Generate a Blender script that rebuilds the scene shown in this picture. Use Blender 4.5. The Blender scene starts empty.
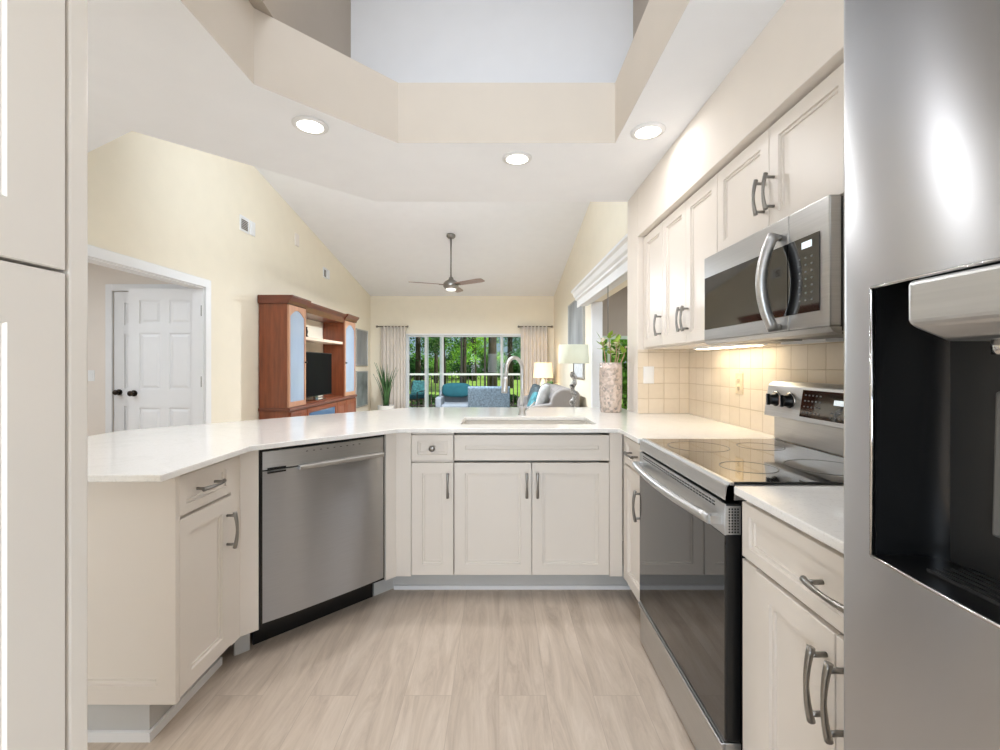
import bpy, bmesh, math, random
from mathutils import Vector, Matrix
PI = math.pi
C = bpy.context.scene.collection
S = bpy.context.scene
random.seed(7)

# ------------------------------------------------------------------ camera
H = 1.244
cam_d = bpy.data.cameras.new('camera'); cam = bpy.data.objects.new('camera', cam_d); C.objects.link(cam)
cam.location = (0, 0, H); cam.rotation_euler = (PI/2, 0, 0)
cam_d.sensor_width = 36; cam_d.lens = 0.444*36
cam_d.shift_x = 0.001; cam_d.shift_y = -0.010
cam_d.clip_start = 0.02; cam_d.clip_end = 300
S.camera = cam
# ------------------------------------------------------------------ world, sun, area lights, exposure
S.view_settings.view_transform = 'Standard'; S.view_settings.look = 'None'
S.view_settings.gamma = 1.0; S.view_settings.use_curve_mapping = False
S.view_settings.exposure = 0.35
w = bpy.data.worlds.new('world'); S.world = w; w.use_nodes = True
nt = w.node_tree; bg = nt.nodes['Background']
sky = nt.nodes.new('ShaderNodeTexSky'); sky.sky_type = 'HOSEK_WILKIE'
sky.sun_direction = (0.45, -0.35, 0.82); sky.turbidity = 4
nt.links.new(sky.outputs[0], bg.inputs[0]); bg.inputs[1].default_value = 2.0

def light(kind, name, loc, power, rot=(0,0,0), size=1.0, size_y=None, col=(1,1,1), spread=None, shape=None):
    d = bpy.data.lights.new(name, kind); o = bpy.data.objects.new(name, d); C.objects.link(o)
    o.location = loc; o.rotation_euler = rot; d.energy = power; d.color = col
    if kind == 'AREA':
        d.shape = shape or ('RECTANGLE' if size_y else 'SQUARE'); d.size = size
        if size_y: d.size_y = size_y
        if spread: d.spread = spread
    elif kind in ('POINT','SPOT'): d.shadow_soft_size = size
    return o
sun = light('SUN', 'sun', (0,0,20), 7.5, (math.radians(38), 0, math.radians(50)), col=(1,.96,.88)); sun.data.angle = 0.01
WARM = (.97, .97, 1); NEUT = (.775, .88, 1)
light('AREA', 'kitchen_fill', (-.35, -1.6, 1.15), 76, (math.radians(112), 0, 0), 2.2, 1.5, NEUT)    # added soft fill behind the camera, not a known window
light('AREA', 'skylight_daylight', (-.15, 1.15, 4.3), 18, (math.radians(6), 0, 0), 1.5, 1.6, (.88,.93,1), spread=math.radians(160))
light('AREA', 'great_room_fill', (-.9, 3.45, 3.15), 44, (math.radians(94), 0, 0), 1.6, 1.0, NEUT)   # added fill hidden above the kitchen ceiling edge, no real opening there
light('AREA', 'fan_lamp', (-.797, 7.37, 2.45), 122, (0,0,0), .17, None, (.84,.915,1), shape='DISK')
light('AREA', 'bedroom_light', (-4.4, 3.0, 2.38), 20, (0,0,0), 1.0, 1.0, NEUT)
light('AREA', 'nook_light', (2.7, 5.0, 2.5), 34, (0,0,0), 1.0, 1.0, NEUT)
CANS = [(-.945, 2.224), (.105, 2.578), (.765, 2.281)]
for k, (x, y) in enumerate(CANS):
    light('AREA', 'can_light', (x, y, 2.43), (7, 7, 1.5)[k], (0,0,0), .10, None, WARM, shape='DISK')
light('AREA', 'under_cabinet_lamp', (1.19, 2.33, 1.331), .28, (0,0,0), .07, .48, (1,.93,.8))

# ------------------------------------------------------------------ materials
def lin(c):
    return tuple((v/12.92 if v <= .04045 else ((v+.055)/1.055)**2.4) for v in (x/255 for x in c))
def newmat(name):
    m = bpy.data.materials.new(name); m.use_nodes = True
    return m, m.node_tree, m.node_tree.nodes['Principled BSDF']
def mat(name, rgb, rough=.5, metal=0, var=.03, vscale=6, bump=0, bscale=60, stretch=(1,1,1), spec=.5, coat=0, rvar=0, aniso=0):
    m, t, p = newmat(name); N = t.nodes; L = t.links
    tc = N.new('ShaderNodeTexCoord'); mp = N.new('ShaderNodeMapping'); mp.inputs['Scale'].default_value = stretch
    L.new(tc.outputs['Object'], mp.inputs[0])
    nz = N.new('ShaderNodeTexNoise'); nz.inputs['Scale'].default_value = vscale; nz.inputs['Detail'].default_value = 3
    L.new(mp.outputs[0], nz.inputs['Vector'])
    r = N.new('ShaderNodeValToRGB'); c = lin(rgb)
    r.color_ramp.elements[0].position = .3; r.color_ramp.elements[1].position = .7
    r.color_ramp.elements[0].color = tuple(max(0, v*(1-var)) for v in c)+(1,)
    r.color_ramp.elements[1].color = tuple(min(1, v*(1+var)) for v in c)+(1,)
    L.new(nz.outputs[0], r.inputs[0]); L.new(r.outputs[0], p.inputs['Base Color'])
    p.inputs['Roughness'].default_value = rough; p.inputs['Metallic'].default_value = metal
    p.inputs['Specular IOR Level'].default_value = spec; p.inputs['Coat Weight'].default_value = coat
    if aniso:
        tg = N.new('ShaderNodeTangent'); tg.direction_type = 'RADIAL'; tg.axis = 'Z'; L.new(tg.outputs[0], p.inputs['Tangent']); p.inputs['Anisotropic'].default_value = aniso; p.inputs['Anisotropic Rotation'].default_value = .25
    if rvar:
        mr = N.new('ShaderNodeMapRange'); mr.inputs['To Min'].default_value = rough-rvar; mr.inputs['To Max'].default_value = rough+rvar
        L.new(nz.outputs[0], mr.inputs[0]); L.new(mr.outputs[0], p.inputs['Roughness'])
    if bump:
        n2 = N.new('ShaderNodeTexNoise'); n2.inputs['Scale'].default_value = bscale; L.new(mp.outputs[0], n2.inputs['Vector'])
        b = N.new('ShaderNodeBump'); b.inputs['Strength'].default_value = bump; b.inputs['Distance'].default_value = .01
        L.new(n2.outputs[0], b.inputs['Height']); L.new(b.outputs[0], p.inputs['Normal'])
    return m
def emit(name, rgb, strength):
    m, t, p = newmat(name)
    p.inputs['Base Color'].default_value = lin(rgb)+(1,); p.inputs['Emission Color'].default_value = lin(rgb)+(1,)
    p.inputs['Emission Strength'].default_value = strength
    return m
def glassm(name, tint=(245,250,248), gloss=.02, refl=.22):
    m, t, p = newmat(name); N = t.nodes; L = t.links; N.remove(p)
    tr = N.new('ShaderNodeBsdfTransparent'); tr.inputs[0].default_value = lin(tint)+(1,)
    gl = N.new('ShaderNodeBsdfGlossy'); gl.inputs['Roughness'].default_value = .02
    mx = N.new('ShaderNodeMixShader'); fr = N.new('ShaderNodeFresnel'); fr.inputs[0].default_value = 1.45
    ml = N.new('ShaderNodeMath'); ml.operation = 'MULTIPLY_ADD'; ml.inputs[1].default_value = refl; ml.inputs[2].default_value = gloss*.2
    L.new(fr.outputs[0], ml.inputs[0]); L.new(ml.outputs[0], mx.inputs[0])
    L.new(tr.outputs[0], mx.inputs[1]); L.new(gl.outputs[0], mx.inputs[2]); L.new(mx.outputs[0], N['Material Output'].inputs[0])
    return m

M = {}
M['ceil'] = mat('ceiling_paint', (243,243,244), .8, bump=.04, bscale=220, var=.01)
M['cream'] = mat('cream_wall_paint', (241,231,210), .75, bump=.03, bscale=160, var=.012)
M['soffit'] = mat('pale_beige_paint', (236,227,216), .75, bump=.03, bscale=160, var=.012)
M['tray'] = mat('tray_beige_paint', (226,216,203), .75, bump=.03, bscale=160, var=.012)
M['taupe'] = mat('taupe_and_shaft_shade', (186,174,160), .75, bump=.03, bscale=160, var=.012)  # nook's own taupe; on the shaft walls it paints shade over beige
M['bedwall'] = mat('bedroom_beige_paint', (236,226,215), .75, bump=.03, bscale=160, var=.012)
M['trim'] = mat('white_trim_paint', (238,237,236), .4, var=.01)
M['cab'] = mat('warm_white_cabinet_paint', (228,219,208), .38, var=.012, vscale=3)
M['gapd'] = mat('dark_gap', (70,64,58), .8)
M['toe'] = mat('toe_kick_paint', (196,194,190), .5, var=.02)
M['steel'] = mat('brushed_stainless', (198,198,197), .38, 1, var=.05, vscale=5, stretch=(1,1,40), rvar=.04)
M['steelv'] = mat('brushed_stainless_door', (192,195,200), .34, 1, var=.03, vscale=9, stretch=(1,1,30), bump=.0, aniso=1.0)
M['fridge'] = mat('smudged_stainless', (190,191,193), .32, 1, var=.03, vscale=2, stretch=(3,3,1), rvar=.03, aniso=.85)
M['nickel'] = mat('satin_nickel', (150,147,142), .3, 1, var=.04)
M['chrome'] = mat('polished_steel', (205,204,202), .16, 1, var=.02)
M['bglass'] = mat('black_glass', (16,16,17), .05, 0, var=.02, spec=.8, coat=.6)
M['ovenglass'] = mat('oven_door_glass', (12,12,13), .03, 0, var=.02, spec=.7, coat=.35)
M['steelm'] = mat('microwave_stainless', (176,175,173), .36, 1, var=.05, vscale=5, stretch=(1,1,40), rvar=.04)
M['cavity'] = mat('dispenser_black', (20,20,20), .22, var=.03)
M['black'] = mat('black_enamel', (14,14,14), .35, var=.05)
M['dgrey'] = mat('dark_grey_plastic', (44,43,42), .35, var=.05)
M['grey'] = mat('mid_grey_plastic', (110,108,104), .4, var=.04)
M['glyph'] = mat('control_marking', (118,118,116), .5)
M['lcd'] = emit('lit_display', (215,225,228), .6)
M['white'] = mat('white_plastic', (238,237,235), .4, var=.01)
M['almond'] = mat('almond_plastic', (226,206,174), .4, var=.01)
M['sink'] = mat('sink_composite', (214,208,198), .35, var=.02)
M['cherry'] = mat('cherry_wood', (126,66,38), .35, var=.22, vscale=4, stretch=(6,6,.7), coat=.25)
M['cherryd'] = mat('cherry_wood_moulding', (104,52,32), .35, var=.2, vscale=4, stretch=(1,1,4), coat=.25)
M['shelfw'] = mat('light_shelf_edge', (222,200,178), .4, var=.03)
M['screen'] = mat('tv_screen', (6,6,7), .5, var=.02, spec=.08)
def reflection_tint_glass():  # pale blue in the panes stands in for reflected sky
    m, t, p = newmat('painted_reflection_glass'); N = t.nodes; L = t.links
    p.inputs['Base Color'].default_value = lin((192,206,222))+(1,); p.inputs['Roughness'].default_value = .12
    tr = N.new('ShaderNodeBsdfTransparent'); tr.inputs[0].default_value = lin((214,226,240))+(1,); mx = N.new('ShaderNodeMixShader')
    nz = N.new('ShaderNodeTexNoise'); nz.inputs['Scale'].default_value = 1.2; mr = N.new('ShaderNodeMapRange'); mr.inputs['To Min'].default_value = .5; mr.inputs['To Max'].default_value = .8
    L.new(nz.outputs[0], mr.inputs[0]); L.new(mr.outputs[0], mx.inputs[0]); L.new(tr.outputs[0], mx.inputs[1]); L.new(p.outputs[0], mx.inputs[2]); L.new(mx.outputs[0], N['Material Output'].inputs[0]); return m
M['cabglass'] = reflection_tint_glass()
M['glass'] = glassm('window_glass')
M['reflback'] = mat('painted_reflection_back', (184,202,222), .3, 0, var=.03)  # sky reflection put into the back panel colour
M['cherryl'] = mat('highlight_tone_cherry_frame', (186,136,106), .3, var=.12, vscale=4, stretch=(6,6,.7), coat=.3)  # cherry lightened to paint in the highlights on the door frames
M['curtain'] = mat('sheer_greige_curtain', (222,212,200), .9, var=.03, bump=.05, bscale=200)
M['bronze'] = mat('oil_rubbed_bronze', (60,52,44), .35, .8)
M['rod'] = mat('pewter_rod', (130,120,108), .4, .6)
M['brass'] = mat('antique_brass_hinge', (112,102,76), .4, .7)
M['bluefab'] = mat('blue_speckled_fabric', (98,114,126), .9, var=.4, vscale=38, bump=.2, bscale=120)
M['palebl'] = mat('pale_blue_fabric', (140,148,156), .9, var=.06, bump=.15, bscale=150)
M['teal'] = mat('teal_fabric', (26,88,98), .85, var=.12, vscale=14, bump=.15, bscale=120)
M['tealpat'] = mat('teal_patterned_fabric', (66,122,130), .85, var=.55, vscale=20, bump=.1)
M['dteal'] = mat('dark_slate_patterned_fabric', (72,84,88), .85, var=.55, vscale=18, bump=.1)
M['greyfab'] = mat('grey_sofa_fabric', (152,146,142), .9, var=.06, bump=.2, bscale=140)
M['palegrey'] = mat('pale_grey_pillow_fabric', (196,198,198), .9, var=.14, vscale=16, bump=.1)
M['dkwood'] = mat('dark_walnut', (70,46,34), .4, var=.2, vscale=5, stretch=(1,6,6))
M['bladew'] = mat('fan_blade_weathered_wood', (158,138,130), .45, var=.12, vscale=5, stretch=(1,6,1))
M['pot'] = mat('ceramic_pot', (212,206,196), .35)
M['leaf'] = mat('grass_plant_leaf', (62,98,52), .5, var=.3, vscale=8)
M['soil'] = mat('soil', (52,40,30), .95)
M['art'] = mat('grey_blue_abstract_canvas', (140,142,142), .6, var=.35, vscale=2.2, stretch=(1,1,.35))
M['art2'] = mat('teal_grey_abstract_canvas', (122,130,128), .6, var=.45, vscale=3.2, stretch=(1,2,1))
M['silver'] = mat('silver_frame', (176,176,174), .35, .5)
M['celadon'] = mat('celadon_ceramic', (196,216,204), .3, var=.04)
M['lampgreen'] = mat('pale_green_lampshade', (234,233,208), .85, var=.02)
M['twist'] = mat('black_white_marbled_ceramic', (150,146,140), .3, var=.97, vscale=34)
M['vent'] = mat('dark_louver', (92,80,66), .6)
M['bark'] = mat('tree_bark', (66,54,44), .95, var=.35, vscale=5, stretch=(4,4,.8), bump=.4, bscale=14)
M['picket'] = mat('dark_bronze_rail', (52,46,42), .6)
M['railw'] = mat('white_aluminium', (214,214,212), .45)
M['lawn'] = mat('sunlit_lawn', (118,146,56), .95, var=.25, vscale=.6, bump=.3, bscale=30)
M['deck'] = mat('lanai_concrete', (196,190,180), .85, var=.06)
M['bark2'] = M['bark']
def leafmat(name, rgb, var=.45):
    m, t, p = newmat(name); N = t.nodes; L = t.links
    tc = N.new('ShaderNodeTexCoord'); nz = N.new('ShaderNodeTexNoise'); nz.inputs['Scale'].default_value = 1.6; nz.inputs['Detail'].default_value = 4
    L.new(tc.outputs['Object'], nz.inputs['Vector']); r = N.new('ShaderNodeValToRGB'); c = lin(rgb)
    r.color_ramp.elements[0].position = .35; r.color_ramp.elements[1].position = .65
    r.color_ramp.elements[0].color = tuple(v*(1-var) for v in c)+(1,); r.color_ramp.elements[1].color = tuple(min(1,v*(1+var)) for v in c)+(1,)
    L.new(nz.outputs[0], r.inputs[0]); N.remove(p)
    d = N.new('ShaderNodeBsdfDiffuse'); tl = N.new('ShaderNodeBsdfTranslucent'); mx = N.new('ShaderNodeMixShader'); mx.inputs[0].default_value = .4
    L.new(r.outputs[0], d.inputs[0]); L.new(r.outputs[0], tl.inputs[0]); L.new(d.outputs[0], mx.inputs[1]); L.new(tl.outputs[0], mx.inputs[2])
    L.new(mx.outputs[0], N['Material Output'].inputs[0]); return m
M['fol_d'] = leafmat('dark_foliage', (62,100,52)); M['fol_m'] = leafmat('mid_foliage', (96,142,58)); M['fol_b'] = leafmat('bright_foliage', (140,184,66)); M['fol_c'] = leafmat('blue_green_foliage', (112,150,120))

def floor_mat():
    m, t, p = newmat('light_oak_plank_floor'); N = t.nodes; L = t.links
    tc = N.new('ShaderNodeTexCoord'); mp = N.new('ShaderNodeMapping'); mp.inputs['Rotation'].default_value = (0,0,PI/2)
    L.new(tc.outputs['Object'], mp.inputs[0])
    br = N.new('ShaderNodeTexBrick'); br.inputs['Scale'].default_value = 1; br.inputs['Brick Width'].default_value = 1.22; br.inputs['Row Height'].default_value = .178
    br.inputs['Mortar Size'].default_value = .0012; br.inputs['Mortar Smooth'].default_value = .4; br.offset = .37
    br.inputs['Color1'].default_value = (0,0,0,1); br.inputs['Color2'].default_value = (1,1,1,1); br.inputs['Mortar'].default_value = (.5,.5,.5,1)
    L.new(mp.outputs[0], br.inputs['Vector'])
    # every plank shifts its grain
    add = N.new('ShaderNodeVectorMath'); add.operation = 'MULTIPLY_ADD'; add.inputs[1].default_value = (7,3,0)
    L.new(br.outputs['Color'], add.inputs[0]); L.new(mp.outputs[0], add.inputs[2])
    m2 = N.new('ShaderNodeMapping'); m2.inputs['Scale'].default_value = (1.7, 12, 1); L.new(add.outputs[0], m2.inputs[0])
    n1 = N.new('ShaderNodeTexNoise'); n1.inputs['Scale'].default_value = 1.3; n1.inputs['Detail'].default_value = 7; n1.inputs['Distortion'].default_value = .7; n1.inputs['Roughness'].default_value = .7
    L.new(m2.outputs[0], n1.inputs['Vector'])
    r = N.new('ShaderNodeValToRGB'); e = r.color_ramp.elements
    e[0].position = .3; e[0].color = lin((178,161,144))+(1,); e[1].position = .72; e[1].color = lin((220,205,189))+(1,)
    x = e.new(.5); x.color = lin((202,185,167))+(1,)
    L.new(n1.outputs[0], r.inputs[0])
    mx = N.new('ShaderNodeMix'); mx.data_type = 'RGBA'; mx.blend_type = 'MULTIPLY'; mx.inputs[0].default_value = 1
    r2 = N.new('ShaderNodeValToRGB'); r2.color_ramp.elements[0].color = (.93,.925,.92,1); r2.color_ramp.elements[1].color = (1,1,1,1)
    L.new(br.outputs['Color'], r2.inputs[0]); L.new(r.outputs[0], mx.inputs[6]); L.new(r2.outputs[0], mx.inputs[7])
    mo = N.new('ShaderNodeMix'); mo.data_type = 'RGBA'; mo.inputs[7].default_value = lin((180,163,146))+(1,)
    L.new(br.outputs['Fac'], mo.inputs[0]); L.new(mx.outputs[2], mo.inputs[6]); L.new(mo.outputs[2], p.inputs['Base Color'])
    p.inputs['Roughness'].default_value = .42
    b = N.new('ShaderNodeBump'); b.inputs['Strength'].default_value = .12; b.inputs['Distance'].default_value = .003
    L.new(n1.outputs[0], b.inputs['Height']); L.new(b.outputs[0], p.inputs['Normal'])
    return m
M['floor'] = floor_mat()
def tile_mat(name, u):
    m, t, p = newmat(name); N = t.nodes; L = t.links
    tc = N.new('ShaderNodeTexCoord'); sp = N.new('ShaderNodeSeparateXYZ'); cb = N.new('ShaderNodeCombineXYZ')
    L.new(tc.outputs['Object'], sp.inputs[0]); L.new(sp.outputs[u], cb.inputs[0]); L.new(sp.outputs[2], cb.inputs[1])
    mp = N.new('ShaderNodeMapping'); mp.inputs['Location'].default_value = (.03, -.915+.003+.105*9, 0); L.new(cb.outputs[0], mp.inputs[0])
    wob = N.new('ShaderNodeTexNoise'); wob.inputs['Scale'].default_value = 22; L.new(mp.outputs[0], wob.inputs['Vector'])
    wa = N.new('ShaderNodeVectorMath'); wa.operation = 'MULTIPLY_ADD'; wa.inputs[1].default_value = (.005,.005,0); L.new(wob.outputs['Color'], wa.inputs[0]); L.new(mp.outputs[0], wa.inputs[2])
    br = N.new('ShaderNodeTexBrick'); br.offset = 0; br.inputs['Scale'].default_value = 1
    br.inputs['Brick Width'].default_value = .105; br.inputs['Row Height'].default_value = .105; br.inputs['Mortar Size'].default_value = .0028; br.inputs['Mortar Smooth'].default_value = .5
    br.inputs['Color1'].default_value = lin((229,214,192))+(1,); br.inputs['Color2'].default_value = lin((236,222,203))+(1,); br.inputs['Mortar'].default_value = lin((211,193,167))+(1,)
    L.new(wa.outputs[0], br.inputs['Vector'])
    nz = N.new('ShaderNodeTexNoise'); nz.inputs['Scale'].default_value = 28; L.new(mp.outputs[0], nz.inputs['Vector'])
    mx = N.new('ShaderNodeMix'); mx.data_type = 'RGBA'; mx.blend_type = 'MULTIPLY'; mx.inputs[0].default_value = 1
    r = N.new('ShaderNodeValToRGB'); r.color_ramp.elements[0].color = (.93,.92,.90,1); r.color_ramp.elements[1].color = (1,1,1,1)
    L.new(nz.outputs[0], r.inputs[0]); L.new(br.outputs['Color'], mx.inputs[6]); L.new(r.outputs[0], mx.inputs[7]); L.new(mx.outputs[2], p.inputs['Base Color'])
    p.inputs['Roughness'].default_value = .45
    b = N.new('ShaderNodeBump'); b.inputs['Strength'].default_value = .6; b.inputs['Distance'].default_value = .004; b.invert = True
    L.new(br.outputs['Fac'], b.inputs['Height']); L.new(b.outputs[0], p.inputs['Normal'])
    return m
def counter_mat():
    m, t, p = newmat('white_quartz'); N = t.nodes; L = t.links
    tc = N.new('ShaderNodeTexCoord')
    n1 = N.new('ShaderNodeTexNoise'); n1.inputs['Scale'].default_value = 2.2; n1.inputs['Detail'].default_value = 8; n1.inputs['Distortion'].default_value = 1.6
    L.new(tc.outputs['Object'], n1.inputs['Vector'])
    r = N.new('ShaderNodeValToRGB'); e = r.color_ramp.elements
    e[0].position = .47; e[0].color = lin((240,237,232))+(1,); e[1].position = .53; e[1].color = lin((240,237,232))+(1,); x = e.new(.5); x.color = lin((236,233,228))+(1,)
    L.new(n1.outputs[0], r.inputs[0])
    n2 = N.new('ShaderNodeTexNoise'); n2.inputs['Scale'].default_value = 160; L.new(tc.outputs['Object'], n2.inputs['Vector'])
    r2 = N.new('ShaderNodeValToRGB'); r2.color_ramp.elements[0].position = .3; r2.color_ramp.elements[0].color = (.92,.92,.91,1); r2.color_ramp.elements[1].position = .45; r2.color_ramp.elements[1].color = (1,1,1,1)
    L.new(n2.outputs[0], r2.inputs[0])
    mx = N.new('ShaderNodeMix'); mx.data_type = 'RGBA'; mx.blend_type = 'MULTIPLY'; mx.inputs[0].default_value = 1
    L.new(r.outputs[0], mx.inputs[6]); L.new(r2.outputs[0], mx.inputs[7]); L.new(mx.outputs[2], p.inputs['Base Color'])
    p.inputs['Roughness'].default_value = .09; p.inputs['Specular IOR Level'].default_value = .6
    return m
M['quartz'] = counter_mat()
def vase_mat():
    m, t, p = newmat('hammered_mercury_glass'); N = t.nodes; L = t.links
    tc = N.new('ShaderNodeTexCoord'); v = N.new('ShaderNodeTexVoronoi'); v.inputs['Scale'].default_value = 58; L.new(tc.outputs['Object'], v.inputs['Vector'])
    r = N.new('ShaderNodeValToRGB'); e = r.color_ramp.elements; e[0].color = lin((226,208,196))+(1,); e[1].color = lin((150,146,144))+(1,); x = e.new(.5); x.color = lin((214,198,186))+(1,)
    L.new(v.outputs['Color'], r.inputs[0]); L.new(r.outputs[0], p.inputs['Base Color'])
    p.inputs['Metallic'].default_value = .35; p.inputs['Roughness'].default_value = .25
    b = N.new('ShaderNodeBump'); b.inputs['Strength'].default_value = .6; b.inputs['Distance'].default_value = .01; L.new(v.outputs['Distance'], b.inputs['Height']); L.new(b.outputs[0], p.inputs['Normal'])
    return m
M['vase'] = vase_mat()
def shade_mat():
    m, t, p = newmat('lit_linen_lampshade')
    p.inputs['Base Color'].default_value = lin((240,222,196))+(1,); p.inputs['Roughness'].default_value = .9
    p.inputs['Emission Color'].default_value = lin((255,214,160))+(1,); p.inputs['Emission Strength'].default_value = .75
    return m
M['shade'] = shade_mat()
M['canlens'] = emit('recessed_lens', (255,250,240), 6)
M['fanlens'] = emit('fan_light_lens', (250,246,238), .9)
M['hoodlens'] = emit('cooktop_lamp_lens', (255,236,200), 8)

# ------------------------------------------------------------------ mesh builder
class MB:
    def __init__(s): s.v = []; s.f = []; s.sm = []
    def add(s, vs, fs, smooth=False):
        n = len(s.v); s.v += [tuple(v) for v in vs]; s.f += [tuple(i+n for i in f) for f in fs]; s.sm += [smooth]*len(fs); return s
    def box(s, x0, x1, y0, y1, z0, z1):
        if x0 > x1: x0, x1 = x1, x0
        if y0 > y1: y0, y1 = y1, y0
        if z0 > z1: z0, z1 = z1, z0
        return s.add([(x0,y0,z0),(x1,y0,z0),(x1,y1,z0),(x0,y1,z0),(x0,y0,z1),(x1,y0,z1),(x1,y1,z1),(x0,y1,z1)],
              [(0,3,2,1),(4,5,6,7),(0,1,5,4),(1,2,6,5),(2,3,7,6),(3,0,4,7)])
    def prism(s, poly, z0, z1):                      # poly counter-clockwise in xy
        n = len(poly)
        return s.add([(x,y,z0) for x,y in poly]+[(x,y,z1) for x,y in poly],
              [tuple(reversed(range(n))), tuple(range(n,2*n))]+[(i,(i+1)%n,n+(i+1)%n,n+i) for i in range(n)])
    def prof(s, pts, axis, a0, a1):                  # closed profile swept along an axis ('x': pts are (y,z); 'y': pts are (x,z))
        n = len(pts)
        mk = (lambda p,a:(a,p[0],p[1])) if axis == 'x' else (lambda p,a:(p[0],a,p[1]))
        return s.add([mk(p,a0) for p in pts]+[mk(p,a1) for p in pts],
              [tuple(range(n)), tuple(reversed(range(n,2*n)))]+[(i,n+i,n+(i+1)%n,(i+1)%n) for i in range(n)])
    def tube(s, path, r, n=10, cap=True):
        P = [Vector(p) for p in path]; rs = r if isinstance(r,(list,tuple)) else [r]*len(P)
        rings = []; up = None
        for i,p in enumerate(P):
            d = (P[min(i+1,len(P)-1)]-P[max(i-1,0)]).normalized()
            if up is None:
                a = Vector((0,0,1)) if abs(d.z) < .9 else Vector((1,0,0)); up = (a-d*a.dot(d)).normalized()
            else: up = (up-d*up.dot(d)).normalized()
            sd = d.cross(up)
            rings.append([p+(up*math.cos(2*PI*k/n)+sd*math.sin(2*PI*k/n))*rs[i] for k in range(n)])
        vs = [v for q in rings for v in q]; fs = []
        for i in range(len(P)-1):
            for k in range(n): fs.append((i*n+k, i*n+(k+1)%n, (i+1)*n+(k+1)%n, (i+1)*n+k))
        s.add(vs, fs, True)
        if cap: s.add(rings[0], [tuple(reversed(range(n)))]); s.add(rings[-1], [tuple(range(n))])
        return s
    def cyl(s, p0, p1, r, n=20): return s.tube([p0,p1], r, n)
    def lathe(s, prof, c=(0,0,0), n=28, smooth=True, cap=True):
        vs = []; fs = []
        for r,z in prof:
            for k in range(n): a = 2*PI*k/n; vs.append((c[0]+r*math.cos(a), c[1]+r*math.sin(a), c[2]+z))
        for i in range(len(prof)-1):
            for k in range(n): fs.append((i*n+k, i*n+(k+1)%n, (i+1)*n+(k+1)%n, (i+1)*n+k))
        s.add(vs, fs, smooth)
        if cap:
            if prof[0][0] > 1e-5: s.add(vs[:n], [tuple(reversed(range(n)))])
            if prof[-1][0] > 1e-5: s.add(vs[-n:], [tuple(range(n))])
        return s
    def relief(s, x0, x1, z0, z1, loops, back=None):
        """rectangular front facing -y: loops of (inset, y); capped in the middle; closed behind at y=back"""
        rings = []
        if back is not None: rings.append((0, back))
        rings += loops
        vs = []; fs = []
        for ins, y in rings: vs += [(x0+ins,y,z0+ins),(x1-ins,y,z0+ins),(x1-ins,y,z1-ins),(x0+ins,y,z1-ins)]
        for i in range(len(rings)-1):
            for k in range(4): fs.append((i*4+k, i*4+(k+1)%4, (i+1)*4+(k+1)%4, (i+1)*4+k))
        m = (len(rings)-1)*4; fs.append((m,m+1,m+2,m+3))
        if back is not None: fs.append((3,2,1,0))
        return s.add(vs, fs)
    def shaker(s, x0, x1, z0, z1, yf, st=.058, t=.02, dp=.012):
        e = .0015
        return s.relief(x0, x1, z0, z1, [(0,yf+e),(e,yf),(st,yf),(st+.002,yf+dp*.6),(st+.011,yf+dp*.6),(st+.0125,yf+dp)], yf+t)
    def ell(s, c, r, n=16, m=10, p=1.0, rot=None):        # (super)ellipsoid
        vs = []; fs = []
        sg = lambda v: math.copysign(abs(v)**p, v)
        R = Matrix.Rotation(rot[1], 3, rot[0]) if rot else None
        for i in range(m+1):
            th = -PI/2+PI*i/m
            for k in range(n):
                a = 2*PI*k/n
                q = Vector((r[0]*sg(math.cos(th))*sg(math.cos(a)), r[1]*sg(math.cos(th))*sg(math.sin(a)), r[2]*sg(math.sin(th))))
                if R: q = R @ q
                vs.append((c[0]+q.x, c[1]+q.y, c[2]+q.z))
        for i in range(m):
            for k in range(n): fs.append((i*n+k, i*n+(k+1)%n, (i+1)*n+(k+1)%n, (i+1)*n+k))
        return s.add(vs, fs, True)
    def build(s, name, m, parent=None, bevel=0, segs=2, sub=0):
        me = bpy.data.meshes.new(name); me.from_pydata(s.v, [], s.f)
        bm = bmesh.new(); bm.from_mesh(me); bmesh.ops.remove_doubles(bm, verts=bm.verts, dist=1e-6)
        bmesh.ops.recalc_face_normals(bm, faces=bm.faces); 
        bm.to_mesh(me); bm.free()
        if len(me.polygons) == len(s.sm): me.polygons.foreach_set('use_smooth', s.sm)
        elif any(s.sm): me.polygons.foreach_set('use_smooth', [True]*len(me.polygons))
        me.materials.append(M[m] if isinstance(m,str) else m)
        o = bpy.data.objects.new(name, me); C.objects.link(o)
        if parent: o.parent = parent
        if bevel:
            b = o.modifiers.new('bevel','BEVEL'); b.width = bevel; b.segments = segs; b.limit_method = 'ANGLE'; b.angle_limit = math.radians(40)
        if sub:
            b = o.modifiers.new('sub','SUBSURF'); b.levels = sub; b.render_levels = sub
        return o
def thing(name, label, cat, loc=(0,0,0), rz=0, group=None):
    o = bpy.data.objects.new(name, None); C.objects.link(o); o.empty_display_size = .1
    o.location = loc; o.rotation_euler = (0,0,rz); o['label'] = label; o['category'] = cat
    if group: o['group'] = group
    return o
def tag(o, label, cat, group=None, kind=None):
    o['label'] = label; o['category'] = cat
    if group: o['group'] = group
    if kind: o['kind'] = kind
    return o
def struct(name, mb, m, parent=None, bevel=0):
    o = mb.build(name, m, parent, bevel)
    if parent is None: o['kind'] = 'structure'
    return o
def sempty(name, loc=(0,0,0), rz=0):
    o = bpy.data.objects.new(name, None); C.objects.link(o); o.location = loc; o.rotation_euler = (0,0,rz); o['kind'] = 'structure'; return o
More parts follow.
